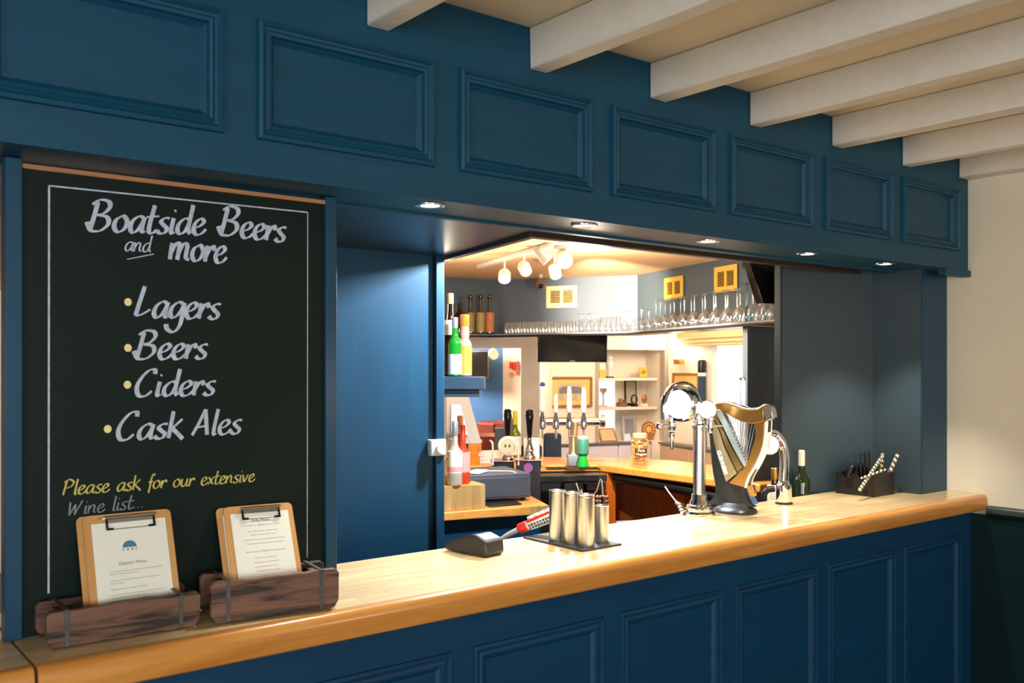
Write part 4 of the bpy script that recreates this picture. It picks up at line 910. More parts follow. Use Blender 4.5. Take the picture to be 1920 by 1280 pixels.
MB().tube([P(1129, 930, 4.9), (P(1129, 930, 4.9).x, P(1129, 930, 4.9).y, .001)], .012, 8).build('riser', BLACKP, t)
# low work counter at the left
LZ = EYE-.70
wc = MB().prism([(2.30, 3.80), (2.60, 3.72), (3.12, 3.595), (3.37, 4.12), (2.5, 4.34)], LZ-.04, LZ).build('work_counter', PINE, bevel=.003); tag(wc, 'lower pine work counter behind the blue panel holding the till things', 'worktop')
MB().prism([(2.30, 3.799), (3.12, 3.594), (3.121, 3.606), (2.301, 3.811)], LZ-.041, LZ-.001).build('front_lipping', OAKV, wc)
tag(MB().prism([(2.30, 3.84), (3.10, 3.64), (3.33, 4.10), (2.52, 4.32)], 0, LZ-.041).build('base_cabinet', BLUED), 'blue cupboard under the low work counter', 'cabinet')
# blurred floor-side things seen through the hatch
p = onZ(1200, 962, .86)
tag(MB().box(3.25, 3.85, 2.95, 3.5, 0, .84).build('glass_washer', mat('washer_black', (34, 34, 38), .4), bevel=.006), 'dark under-counter appliance behind the bar below the tap column', 'appliance')
t = thing('tablet', 'grey-blue tablet case lying open behind the bar', 'tablet', (3.4, 3.1, .842))
M = Matrix.Translation((3.46, 3.22, .875)) @ Matrix.Rotation(R(-25), 4, 'Z') @ Matrix.Rotation(R(14), 4, 'X')
MB().cbox((0, 0, 0), (.30, .20, .014), M).build('case', mat('slate_blue', (70, 82, 98), .4), t, bevel=.004)
MB().cbox((.05, -.02, .0078), (.13, .10, .001), M).build('card', PAPER, t)
# wooden block with bottles at left
zb = LZ+.0005; q = onZ(846, 957, LZ)
bxp = [(2.44, 3.79), (2.795, 3.705), (2.835, 3.86), (2.48, 3.95)]
t = thing('wooden_plinth', 'small upright-grained oak plinth carrying wine bottles', 'plinth', (2.64, 3.8, zb))
MB().prism(bxp, zb, zb+.115).build('body', OAKV, t, bevel=.002)
MB().prism([(2.44, 3.789), (2.796, 3.704), (2.836, 3.861), (2.48, 3.951)], zb+.115, zb+.121).build('top', PINE, t)
MB().prism([(2.772, 3.709), (2.797, 3.703), (2.837, 3.862), (2.815, 3.868)], zb, zb+.115).build('corner_strip', OAKV, t)
zp = zb+.1215
for px, pyt, y_, lab, gl, lb, cp, lb2, hh in ((853, 793, 3.76, 'pale wine bottle with tall white label at the front of the plinth', CLB, CREML, SILV, PINKL, .31), (868, 790, 3.80, 'rose wine bottle with pink label on the plinth', PINKW, PINKL, None, None, .29), (846.5, 835, 3.82, 'short pale bottle behind the white-labelled wine', CLB, CREML, WHITEP, None, .22)):
    p = onY(px, 900, y_); bottle(lab, (p.x, p.y, zp), hh, .036, gl, lb, cp, group='wine bottles on the plinth', laby=(.2, .54), lab2=lb2, neck=.38, capl=.07)
p = onY(863, 900, 3.855); bottle('bottle with orange and cream neck wrap at the back of the plinth', (p.x, p.y, zp), .33, .033, PINKW, CREML, mat('peach_wrap', (236, 160, 110), .5), capl=.09, neck=.4, laby=(.2, .5))
# cash drawer, phone and papers
M = Matrix.Translation((3.0, 3.93, zb)) @ Matrix.Rotation(R(-17), 4, 'Z')
t = thing('cash_drawer', 'slate grey cash drawer box on the low work counter', 'cash drawer', (3.0, 3.93, zb), R(-17))
MB().box(-.17, .19, -.10, .26, .018, .145, M).build('casing', mat('slate_metal', (74, 78, 88), .4), t, bevel=.003)
MB().box(-.155, .175, -.104, -.10, .028, .128, M).build('drawer_front', mat('slate_metal_face', (66, 70, 80), .4), t, bevel=.002)
for sx, sy in ((-.14, -.07), (.16, -.07), (-.14, .22), (.16, .22)): MB().lathe([(.012, 0), (.012, .018)], M @ Vector((sx, sy, 0)), 12).build('foot', BLACKP, t)
tag(MB().prism([(2.84, 3.72), (3.02, 3.69), (3.06, 3.79), (2.87, 3.86)], zb, zb+.008).build('black_tablet', BLACKP, bevel=.002), 'flat black slab lying by the oak plinth', 'tablet')
# far counter clutter left: till screen back
p = P(872, 790, 5.18)
t = thing('till_screen', 'grey back of a tilted touch-screen till beneath the small blue shelf', 'till', (p.x, p.y, LZ))
v0 = [P(836, 742, 5.25), P(878, 742, 5.25), P(903, 832, 5.12), P(836, 832, 5.10)]; n_ = FW*.03
MB().add(v0+[a+n_ for a in v0], [(0, 3, 2, 1), (4, 5, 6, 7), (0, 1, 5, 4), (1, 2, 6, 5), (2, 3, 7, 6), (3, 0, 4, 7)]).build('screen_back', mat('till_grey', (150, 138, 128), .35), t, bevel=.004)
v1 = [P(846, 758, 5.22), P(864, 758, 5.22), P(878, 815, 5.12), P(846, 815, 5.10)]; MB().add([a-FW*.004 for a in v1]+v1, [(0, 3, 2, 1), (4, 5, 6, 7), (0, 1, 5, 4), (1, 2, 6, 5), (2, 3, 7, 6), (3, 0, 4, 7)]).build('moulded_back', mat('till_lilac', (176, 166, 176), .3), t)
MB().tube([P(868, 828, 5.18), (P(868, 825, 5.18).x, P(868, 825, 5.18).y, LZ+.001)], .03, 14).build('pedestal', GREYP, t)
# orange tub, papers
p = onZ(888, 866, ZT); p = P(888, 866, 5.3)
def stand_on(px, d, z): a = P(px, 700, d); return Vector((a.x, a.y, z))
b0 = stand_on(888, 5.72, ZT+.0005)
t = thing('orange_tub', 'orange and yellow printed tub on the far counter left of the papers', 'tub', b0)
MB().lathe([(.045, 0), (.047, .01), (.047, .125), (.05, .128)], b0, 20).build('tub', mat('orange_tub', (240, 168, 40), .4, noise=.5, scale=14, col2=(226, 120, 50)), t)
MB().lathe([(.051, .128), (.051, .142), (.046, .146), (0, .146)], b0, 20).build('lid', CREML, t)
b0 = stand_on(915, 5.78, ZT+.0005); M = Matrix.Translation(b0) @ Matrix.Rotation(R(-30), 4, 'Z')
for k in range(3):
    o = MB().cbox((.004*k, .003*k, .012+.0225*k), (.20, .15, .022), M @ Matrix.Rotation(R(6*k), 4, 'Z')).build('paper_stack', PAPER, bevel=.001); tag(o, '%s white paper pad in the pile by the orange tub' % ('bottom', 'middle', 'top')[k], 'paper', 'paper pile')
b0 = stand_on(895, 4.9, LZ+.146); o = MB().cbox((0, 0, .008), (.13, .07, .014), Matrix.Translation(b0) @ Matrix.Rotation(R(30), 4, 'Z')).build('handset', WHITEP, bevel=.004); tag(o, 'white handset lying on the slate cash drawer', 'phone')
tag(MB().tube([b0+Vector((.06, .0, .008)), b0+Vector((.12, -.03, .006)), b0+Vector((.17, -.09, .004)), b0+Vector((.22, -.12, -.03))], .003, 8, 6).build('cable', WHITEP), 'white cable draped over the cash drawer edge', 'cable')
# ------------------------------------------------------------------ hand pulls
def handpull(px, pybase, pytop, d, label, clip):
    b0 = P(px, pybase, d); t = thing('hand_pull', label, 'beer pump', b0); hh = (pybase-pytop)*d/K
    MB().lathe([(.034, 0), (.036, .012), (.028, .024), (.022, .045), (.027, .055), (.018, .075), (.012, .10)], b0, 24).build('brass_base', CHROME, t)
    MB().lathe([(.010, .10), (.014, .112), (.011, .12)], b0, 16).build('ferrule', CHROME, t)
    z1 = .12; L2 = hh-z1
    MB().lathe([(.011, z1), (.014, z1+L2*.1), (.017, z1+L2*.35), (.021, z1+L2*.62), (.024, z1+L2*.80), (.020, z1+L2*.88), (.023, z1+L2*.93), (.014, z1+L2*.99), (0, z1+L2)], b0, 20).build('handle', BLACKG, t)
    if clip == 'round':
        c_ = b0-FW*.045+UP*.085; MB().lathe([(0, .0), (.050, .0), (.056, -.004), (.056, -.010), (0, -.010)], c_, 28, -FW).build('pump_clip', CREML, t)
        MB().lathe([(.030, .0012), (.044, .0012), (.044, .0004), (.030, .0004)], c_, 28, -FW).build('clip_ring', mat('khaki_ring', (208, 196, 160), .5), t)
        for sx in (-1, 1): MB().ball(c_-FW*.002+RT*.012*sx+UP*.002, .008, 10, (1, .5, 1.3)).build('clip_mark', mat('olive_mark', (120, 104, 60), .5), t)
    else:
        c_ = b0-FW*.0+UP*.06; M = Matrix.Translation(c_+FW*.03+RT*.012) @ Matrix.Rotation(-YAW, 4, 'Z')
        MB().box(-.045, .045, 0, .006, -.06, .058, M).build('pump_clip', CREML, t, bevel=.002)
    MB().tube([b0+RT*.06+UP*.02, b0+RT*.062-UP*.05], .005, 8).build('spout', CHROME, t)
    return t
d1 = 5.35
b0 = P(990, 860, d1); M = Matrix.Translation((b0.x, b0.y, 0)) @ Matrix.Rotation(-YAW, 4, 'Z')
t = thing('pump_cabinet', 'black box cabinet with a purple badge under the right hand pull', 'beer engine', (b0.x, b0.y, .9))
MB().box(-.068, .070, -.05, .09, 0.001, b0.z-.006, M).build('box', mat('engine_black', (38, 38, 38), .4), t, bevel=.004)
MB().box(-.075, .080, -.06, .10, b0.z-.006, b0.z-.0005, M).build('top_plate', mat('copper_plate', (196, 150, 140), .25, .8), t, bevel=.002)
MB().lathe([(0, 0), (.026, 0), (.026, .004), (0, .004)], M @ Vector((.0, -.051, b0.z-.045)), 24, -FW).build('badge', PURP, t)
handpull(993, 860, 767, d1, 'black handled hand pull with a square cream clip', 'square')
d2 = 5.45; b1 = P(952, 862, d2); M = Matrix.Translation((b1.x, b1.y, 0)) @ Matrix.Rotation(-YAW, 4, 'Z')
t = thing('pump_cabinet', 'dark box cabinet with a blue badge under the left hand pull', 'beer engine', (b1.x, b1.y, .9))
MB().box(-.09, .036, -.05, .09, 0.001, b1.z-.006, M).build('box', MATS['engine_black'], t, bevel=.004)
MB().box(-.10, .04, -.06, .10, b1.z-.006, b1.z-.0005, M).build('top_plate', MATS['copper_plate'], t, bevel=.002)
MB().box(-.055, -.005, -.053, -.05, b1.z-.08, b1.z-.03, M).build('badge', mat('blue_badge', (80, 120, 180), .4), t)
handpull(952, 862, 766, d2, 'black handled hand pull with a round cream clip', 'round')
for px, tx in ((924, 'white curved tube left of the round-clip hand pull'), (972, 'white curved tube right of the round-clip hand pull')):
    a = P(px, 835, 5.3); tag(MB().tube([P(px-5, 826, 5.36), P(px-1, 830, 5.3), P(px, 845, 5.3), P(px, 872, 5.3)], .006, 8, 6).build('beer_spout', mat('spout_cream', (226, 210, 190), .3)), tx, 'spout')
b0 = stand_on(966, 5.9, ZT+.0005); bottle('wine bottle with yellow-green capsule behind the round-clip hand pull', b0, .31, .037, mat('olive_glass', (110, 120, 30), .08, trans=.3), CREML, mat('lime_capsule', (204, 190, 40), .4), .36, .085)
# ------------------------------------------------------------------ four-handle tap on the far counter
b0 = stand_on(1075, 5.6, ZT+.0005); d4 = 5.6; q = d4/K
t = thing('four_tap_font', 'chrome T-shaped beer tower with four tall handles on the far counter', 'beer tap', b0)
MB().cbox((0, 0, .035), (.075, .09, .07), Matrix.Translation(b0) @ Matrix.Rotation(-YAW, 4, 'Z')).build('base_box', CHROMEB, t, bevel=.004)
zb4 = EYE-(790-HZ)*q
MB().lathe([(.034, .07), (.030, .08), (.027, .10), (.027, .17), (.031, .175), (.027, .18), (.030, zb4-b0.z-.03), (.045, zb4-b0.z)], b0, 24).build('column', GOLDP, t)
A_ = b0+RT*(-58*q); A_.z = zb4; B_ = b0+RT*(54*q); B_.z = zb4
MB().lathe([(.018, 0), (.030, .01), (.030, .02), (.026, .025), (.026, .34), (.036, .345), (.038, .37), (.030, .375), (0, .378)], A_+RT*.0, 24, RT).build('cross_bar', CHROME, t)
WCL = mat('ivory_handle', (238, 228, 210), .35)
for i, (px, pt_, w_) in enumerate(((1017, 722, 1.2), (1042, 738, .8), (1067, 724, 1.0), (1094, 726, 1.0))):
    s0 = b0+RT*((px-1075)*q); s0.z = zb4; hh = (790-pt_)*q
    hd = MB().lathe([(.014, -.045), (.020, -.04), (.022, -.005), (.018, .02), (.012, .04), (.010, .055)], s0-FW*.02, 16).build('tap_valve', CHROME, t)
    MB().lathe([(.009*w_, .055), (.016*w_, .065), (.017*w_, .10), (.012*w_, hh*.95), (.009*w_, hh)], s0-FW*.02, 16).build('handle', WCL, hd)
    if i == 0: MB().ball(s0-FW*.02+UP*(hh+.004), .016, 12).build('blue_tip', mat('blue_tip', (60, 60, 150), .4), hd)
    MB().lathe([(.007, -.10), (.008, -.045)], s0-FW*.035, 12).build('spout', CHROME, hd)
text_mesh('LAGER', .012, frameM(b0+RT*((1067-1075)*q)+UP*(zb4-b0.z+.16)-FW*.0385, UP*-1, RT*-1), 'lettering', BLACKP, t) if False else None
b0 = stand_on(1093, 5.52, ZT+.0005)
t = thing('green_dispenser', 'green waisted bottle-shaped dispenser with teal top right of the four-handle tap', 'dispenser', b0)
MB().lathe([(.034, 0), (.036, .01), (.024, .055), (.022, .065), (.030, .075)], b0, 24).build('green_foot', GREENL, t)
MB().lathe([(.030, .075), (.034, .080), (.034, .160), (.030, .166)], b0, 24).build('teal_body', TEAL, t); MB().lathe([(.031, .166), (.032, .178), (.028, .180), (0, .180)], b0, 24).build('lid', WHITEP, t)
# black grid mats
for px, tx in ((1044, 'black rubber grid mat left of the four-handle tap'), (1104, 'black rubber grid mat right of the four-handle tap')):
    b0 = stand_on(px, 5.42, ZT+.0005); mb = MB(); M = Matrix.Translation(b0) @ Matrix.Rotation(R(-33), 4, 'Z')
    for k in range(7): mb.box(-.06+.02*k-.0015, -.06+.02*k+.0015, -.05, .05, 0, .006, M)
    for k in range(6): mb.box(-.06, .06, -.05+.02*k-.0015, -.05+.02*k+.0015, 0, .006, M)
    tag(mb.build('grid_mat', BLACKP), tx, 'mat')
# ------------------------------------------------------------------ jar
b0 = stand_on(1200, 5.70, ZT+.0005)
t = thing('snack_jar', 'big clear jar of golden snacks with a dark label', 'jar', b0)
MB().lathe([(.045, 0), (.054, .008), (.056, .03), (.056, .12), (.052, .14), (.040, .155), (.040, .165)], b0, 32).build('glass_body', GLASS, t)
MB().lathe([(.043, .160), (.044, .165), (.044, .182), (.040, .186), (0, .186)], b0, 28).build('lid', mat('pale_wood_lid', (236, 200, 160), .5), t)
SN_ = mat('golden_snack', (246, 196, 84), .6, noise=.3, scale=30); sm = MB()
for k in range(90):
    a = random.uniform(0, 6.28); r = .045*math.sqrt(random.random()); z = random.uniform(.012, .135)
    sm.ball(b0+Vector((r*math.cos(a), r*math.sin(a), z)), random.uniform(.007, .011), 6, (1, 1.3, .8))
o = sm.build('snacks', SN_, t); o['kind'] = 'stuff'
vs = []; n = 10
for k in range(n+1):
    a = -math.pi/2-YAW+R(20)+(k/n-.5)*1.5; a = math.atan2(-CS, -SN)+(k/n-.5)*1.35
    for z in (.050, .098): vs.append(b0+Vector((.0568*math.cos(a), .0568*math.sin(a), z)))
MB().add(vs, [(2*i, 2*i+2, 2*i+3, 2*i+1) for i in range(n)]).build('label', mat('dark_jar_label', (70, 46, 36), .5), t)
lbc = b0-FW*.0585
text_mesh('Pork', .022, frameM(lbc+UP*.085, RT, UP), 'lettering', mat('cream_lettering', (236, 222, 206), .6), t, bold=.0006)
text_mesh('Nuggets', .019, frameM(lbc+UP*.064, RT, UP), 'lettering', MATS['cream_lettering'], t, bold=.0006)
# ------------------------------------------------------------------ small blue two-tier shelf with spirits, on the left
t = thing('spirit_shelf', 'small blue two-tier shelf jutting from behind the blue panel', 'shelf', P(850, 715, 4.5))
a, b_ = P(800, 708, 4.3), P(908, 708, 4.6)
def slab(pxr, py0, py1, d, dp, m, nm):
    l = P(800, py0, d); r = P(pxr, py0, d); hgt = (py1-py0)*d/K; u = (r-l); 
    MB().extr([(0, 0), (u.length, 0), (u.length, -hgt), (0, -hgt)], l, u.normalized(), UP, FW*dp).build(nm, m, t, bevel=.003)
SHB = mat('spirit_shelf_blue', (36, 56, 74), .45)
slab(908, 706, 730, 4.5, .24, SHB, 'upper_board'); slab(898, 730.2, 744, 4.52, .20, SHB, 'lower_board')
MB().box(2.225, 2.245, 3.29, 3.8, P(850, 730, 4.5).z, P(850, 707, 4.5).z).build('wall_bracket', BLUEV, t)
zs = P(850, 706, 4.5).z+.0005
def stand2(px, d): a = P(px, 700, d); return (a.x, a.y, zs)
bottle('bright green gin bottle with silver screw cap on the small blue shelf', stand2(853, 4.58), .285, .034, LGR, mat('pale_blue_label', (190, 205, 215), .4), SILV, .3, .05, laby=(.04, .38), group='spirits on the small shelf')
bottle('clear bottle with orange cap and orange liquid on the small blue shelf', stand2(872, 4.60), .30, .033, mat('clear_pinkish', (232, 200, 180), .06, trans=.6), mat('orange_label', (240, 140, 60), .4), ORG, .36, .055, laby=(.05, .5), group='spirits on the small shelf', nr=.019)
bottle('tall bottle with a cork and white band behind the green gin bottle', stand2(845, 4.68), .41, .034, BRN, CREML, mat('cork', (220, 190, 140), .6), .3, .05, laby=(.5, .68), group='spirits on the small shelf')
# ------------------------------------------------------------------ lounge beyond
U1 = Vector((.96, -.28)); P0 = Vector((5.37, 6.16))
L1a = onLine(1003, 688, P0, P0+U1); L1c = onLine(1256, 688, P0, P0+U1); A1 = onLine(1123, 688, P0, P0+U1); A2 = onLine(1247, 688, P0, P0+U1)
def xy(v): return (v.x, v.y)
N1 = Vector((.28, .96))     # into the wall
wl1 = struct(wallseg(xy(L1a), xy(A1), 0, ZI, .10, CREAMW, 'wall_lounge_left'))
struct(wallseg(xy(A2), xy(L1c), 0, ZI, .10, CREAMW, 'wall_lounge_corner'))
dA = (A1.x*SN+A1.y*CS); zA = EYE-(655-HZ)*dA/K; zLo = EYE-(832-HZ)*dA/K
struct(wallseg(xy(A1), xy(A2), zA, ZI, .10, CREAMW, 'wall_alcove_top'))
struct(wallseg(xy(A1), xy(A2), 0, zLo, .35, CREAMW, 'wall_alcove_base'))
A1b = (A1.x+N1.x*.35, A1.y+N1.y*.35); A2b = (A2.x+N1.x*.35, A2.y+N1.y*.35)
struct(wallseg(A1b, A2b, 0, ZI, .06, CREAMW, 'wall_alcove_back'))
struct(wallseg(xy(A1), A1b, 0, ZI, .04, CREAMW, 'wall_alcove_left')); struct(wallseg(A2b, xy(A2), 0, ZI, .04, CREAMW, 'wall_alcove_right'))
V2 = Vector((-.28, -.96)); LC = Vector(xy(L1c)); L2p = (LC.x, LC.y); L2q = (LC.x+V2.x*4, LC.y+V2.y*4)
W1 = onLine(1334, 688, L2p, L2q); W2 = onLine(1425, 688, L2p, L2q); dW = W1.x*SN+W1.y*CS
zWt = EYE-(622-HZ)*dW/K; zWb = EYE-(852-HZ)*dW/K
struct(wallseg(L2p, xy(W1), 0, ZI, .12, CREAMW, 'wall_window_side'))
struct(wallseg(xy(W1), xy(W2), zWt, ZI, .12, CREAMW, 'wall_window_top')); struct(wallseg(xy(W1), xy(W2), 0, zWb, .12, CREAMW, 'wall_window_base'))
struct(wallseg(xy(W2), (L2q[0], L2q[1]), 0, ZI, .12, CREAMW, 'wall_window_end'))
wn = struct(wallseg((W1.x+.06, W1.y), (W2.x+.06, W2.y), zWb, zWt, .02, WINL, 'window_1', smooth=False))
wallseg((W1.x+.001, W1.y), (W2.x+.001, W2.y), zWb, zWb+.02, .05, WHITEP, 'sill', wn)
struct(MB().prism([(3.95, 3.0), (4.44, 3.0), (4.44, 3.03), (3.95, 3.03)], 0, SZ-.01).build('wall_partition', GBLUED))
# alcove window strip and shelves
As = onLine(1152, 688, A1b, A2b); a_ = Vector(A1b)-N1*.005; b2 = Vector(xy(As))-N1*.005
w4 = struct(wallseg((b2.x-.0, b2.y), (a_.x+.03, a_.y), zLo+.03, EYE-(706-HZ)*dA/K, .004, WINL, 'window_4', smooth=False))
asets = []
for py in (711, 766):
    zz = EYE-(py-HZ)*(dA+.15)/K
    p_ = Vector(xy(A1))+N1*.10+U1*.02; q_ = Vector(xy(A2))+N1*.10-U1*.02
    d = (q_-p_).length
    o = MB().prism([tuple(p_), tuple(q_), tuple(q_+N1*.22), tuple(p_+N1*.22)], zz-.012, zz+.012).build('alcove_shelf', CREAMW)
    tag(o, ('upper' if py < 740 else 'lower')+' cream shelf in the lit alcove', 'shelf'); asets.append(zz+.0125)
zb_ = zLo
def alc(px, off=.20): a = onLine(px, 688, Vector(xy(A1))+N1*off, Vector(xy(A1))+N1*off+U1); return Vector((a.x, a.y, 0))
dd = dA+.2; qd = dd/K
def plaque(px, w_, h_, z, m, m2, label, name='plaque', lean=.02, off=.22, cat='award', inner=.75):
    c_ = alc(px, off); c_.z = z; t = thing(name, label, cat, c_); u = Vector((U1.x, U1.y, 0)); vv = (UP*h_+Vector((N1.x, N1.y, 0))*lean)
    v = vv.normalized(); n = u.cross(v)
    MB().extr([(-w_/2, 0), (w_/2, 0), (w_/2, h_), (-w_/2, h_)], c_, u, v, n*.012).build('backing', m, t)
    k = (1-inner)/2
    MB().extr([(-w_/2*inner, h_*k), (w_/2*inner, h_*k), (w_/2*inner, h_*(1-k)), (-w_/2*inner, h_*(1-k))], c_+n*.0125, u, v, n*.001).build('face', m2, t)
    return t, c_
plaque(1182, .125, .255, asets[1], BLACKP, mat('certificate', (206, 196, 176), .6, noise=.25, scale=30), 'tall black framed certificate rising between the alcove shelves', 'certificate', .01, .335, 'certificate', .8)
tq, c_ = plaque(1206, .085, .095, asets[0], mat('amber_plaque', (232, 172, 60), .4), mat('amber_plaque_face', (240, 186, 80), .4), 'square amber award plaque on the upper alcove shelf')
MB().ball(c_+UP*.055-Vector((N1.x, N1.y, 0))*.012, .018, 12, (1, .5, 1)).build('medal', GOLD, tq)
c_ = alc(1143); c_.z = asets[0]; t = thing('trophy', 'white and silver figure trophy at the left of the upper alcove shelf', 'trophy', c_)
MB().lathe([(.035, 0), (.035, .02), (.012, .03), (.012, .05), (.03, .09), (.034, .13), (.02, .16), (.03, .175), (.022, .20), (0, .205)], c_, 20).build('figure', mat('porcelain', (232, 226, 228), .3), t); MB().lathe([(.045, -.0), (.045, .012)], c_, 20).build('base', GREYP, t)
c_ = alc(1127, .14); c_.z = asets[0]; t = thing('gift_box', 'yellow and white carton at the left end of the upper alcove shelf', 'box', c_)
M = Matrix.Translation(c_) @ Matrix.Rotation(R(-16), 4, 'Z'); MB().box(-.03, .03, -.03, .03, 0, .075, M).build('lower_carton', mat('yellow_carton', (240, 190, 80), .5), t); MB().box(-.03, .03, -.03, .03, .075, .13, M).build('upper_carton', CREML, t)
c_ = alc(1131, .2); c_.z = asets[1]; t = thing('trophy', 'slim silver trophy cup at the left of the lower alcove shelf', 'trophy', c_)
MB().lathe([(.036, 0), (.036, .012), (.008, .02), (.006, .10), (.01, .12), (.03, .14), (.036, .17), (.034, .17), (.008, .135)], c_, 20).build('cup', mat('pewter', (190, 180, 170), .25, .7), t)
MB().lathe([(.042, -.0), (.042, .014)], c_, 20).build('base', mat('beige_base', (220, 190, 160), .5), t)
c_ = alc(1166); c_.z = asets[1]; t = thing('trophy', 'low bronze trophy with small cups on the lower alcove shelf', 'trophy', c_)
MB().cbox(c_+UP*.02, (.085, .06, .04)).build('base', mat('umber', (120, 90, 74), .4), t); MB().lathe([(.018, .04), (.02, .07), (.014, .075)], c_-RT*.02, 14).build('cup', GOLD, t); MB().lathe([(.014, .04), (.016, .06), (.01, .065)], c_+RT*.02, 14).build('cup', mat('umber', (120, 90, 74), .4), t)
c_ = alc(1189, .17); c_.z = asets[1]; t = thing('trophy', 'black ring-shaped trophy in the middle of the lower alcove shelf', 'trophy', c_)
MB().cbox(c_+UP*.012, (.06, .04, .024)).build('base', BLACKP, t)
MB().tube([c_+UP*.065+RT*.026*math.cos(a*.4487989)+UP*.042*math.sin(a*.4487989) for a in range(15)], .007, 8).build('ring', BLACKP, t)
MB().tube([c_+UP*.04-RT*.012, c_+UP*.068+RT*.006, c_+UP*.092], .006, 8, 4).build('figure', mat('pewter', (190, 180, 170), .25, .7), t)
c_ = alc(1208, .18); c_.z = asets[1]; t = thing('trophy', 'bronze winged ball trophy at the right of the lower alcove shelf', 'trophy', c_)
MB().cbox(c_+UP*.012, (.06, .04, .024)).build('base', CREML, t); MB().ball(c_+UP*.07, .034, 14, (1, .6, 1.2)).build('ball', mat('bronze', (186, 124, 70), .35, .6), t)
# objects on the alcove ledge
zl = zLo+.0005
tq, c_ = plaque(1180, .13, .23, zl, mat('silver_frame', (196, 198, 206), .3, .3), mat('grey_slate_face', (150, 150, 158), .5), 'large grey slate plaque leaning on the alcove ledge', 'plaque', .02, .25)
tq, c_ = plaque(1176, .07, .075, zl, mat('pale_blue_card', (200, 214, 232), .5), mat('pale_blue_card2', (214, 226, 240), .5), 'small pale blue card before the grey slate plaque', 'card', .02, .10, 'card')
tq, c_ = plaque(1142, .17, .14, zl, FRAMEW, mat('parchment', (222, 200, 150), .5, noise=.25, scale=30), 'gilt framed parchment lying back on the alcove ledge', 'picture', .09, .12, 'picture', .8)
c_ = alc(1215, .16); c_.z = zl; t = thing('shield_trophy', 'wooden shield trophy with small plates round its rim, behind the jar', 'trophy', c_)
u3 = Vector((U1.x, U1.y, 0)); pts = [(.0, 0), (.05, .04), (.072, .09), (.07, .14), (.04, .17), (0, .18), (-.04, .17), (-.07, .14), (-.072, .09), (-.05, .04)]
n3 = Vector((-N1.x, -N1.y, 0))
MB().extr(pts, c_, u3, UP, n3*.014).build('shield', mat('mahogany', (150, 92, 56), .4), t, bevel=.003)
MB().lathe([(0, .02), (.028, .018), (.030, .014)], c_+UP*.105, 20, n3).build('centre_plate', mat('brass_plate', (216, 176, 110), .4, .3), t)
for k in range(9):
    a = R(-30+30*k); MB().cbox((0, 0, 0), (.018, .015, .004), frameM(c_+u3*.052*math.cos(a)+UP*(.105+.052*math.sin(a))+n3*.016, u3, UP)).build('rim_plate', mat('brass_plate', (216, 176, 110), .4, .3), t)
# picture on lounge wall
def picture(px0, px1, pyt, pyb, p, q, label, inner, fr=.02):
    a = onLine(px0, 688, p, q); b_ = onLine(px1, 688, p, q); d = ((a+b_)/2).x*SN+((a+b_)/2).y*CS; u = (b_-a); wd = u.length; u.normalize()
    zt_ = EYE-(pyt-HZ)*d/K; zb2 = EYE-(pyb-HZ)*d/K; n = Vector((u.y, -u.x, 0)); n = n if n.dot(FW) < 0 else -n; o0 = Vector((a.x, a.y, zb2))+n*.003; hh = zt_-zb2
    t = thing('framed_picture', label, 'picture', o0)
    MB().extr([(0, 0), (wd, 0), (wd, hh), (0, hh)], o0, u, UP, n*.008).build('mount', MOUNT, t)
    mb = MB()
    for x0, x1, y0, y1 in ((0, wd, 0, fr), (0, wd, hh-fr, hh), (0, fr, fr, hh-fr), (wd-fr, wd, fr, hh-fr)): mb.extr([(x0, y0), (x1, y0), (x1, y1), (x0, y1)], o0, u, UP, n*.02)
    mb.build('frame', FRAMEW, t, bevel=.003)
    i = inner; MB().extr([(wd*i, hh*i), (wd*(1-i), hh*i), (wd*(1-i), hh*(1-i)), (wd*i, hh*(1-i))], o0+n*.0085, u, UP, n*.0006).build('print', PRINT, t)
    return t, o0, u, wd, hh, n
t, o0, u, wd, hh, n = picture(1027, 1109, 706, 763, P0, P0+U1, 'gilt framed print of a long building with a wide yellow mount', .22)
mb = MB(); mb.extr([(wd*.24, hh*.45), (wd*.76, hh*.45), (wd*.76, hh*.62), (wd*.66, hh*.68), (wd*.34, hh*.68), (wd*.24, hh*.60)], o0+n*.0092, u, UP, n*.0004).build('building_print', mat('grey_building', (120, 116, 110), .6), t)
picture(1264, 1313, 699, 765, L2p, L2q, 'smaller gilt framed picture below the wall light', .28)
# wall light
c_ = onLine(1286, 678, L2p, L2q)+Vector((-.96, .28, 0))*.07
t = thing('wall_light', 'brass wall light with a glowing shade above the smaller picture', 'light', c_)
MB().cbox((0, 0, 0), (.06, .10, .045), Matrix.Translation(c_) @ Matrix.Rotation(R(-16), 4, 'Z')).build('bracket', GOLD, t, bevel=.005)
MB().lathe([(.035, .03), (.06, .13), (.058, .13), (.03, .03)], c_, 20).build('shade', mat('glowing_shade', (255, 236, 200), .6, emit=7), t)
light('wall_light_glow', 'POINT', c_+UP*.16+Vector((-.05, 0, 0)), 9, WARM2, .05)
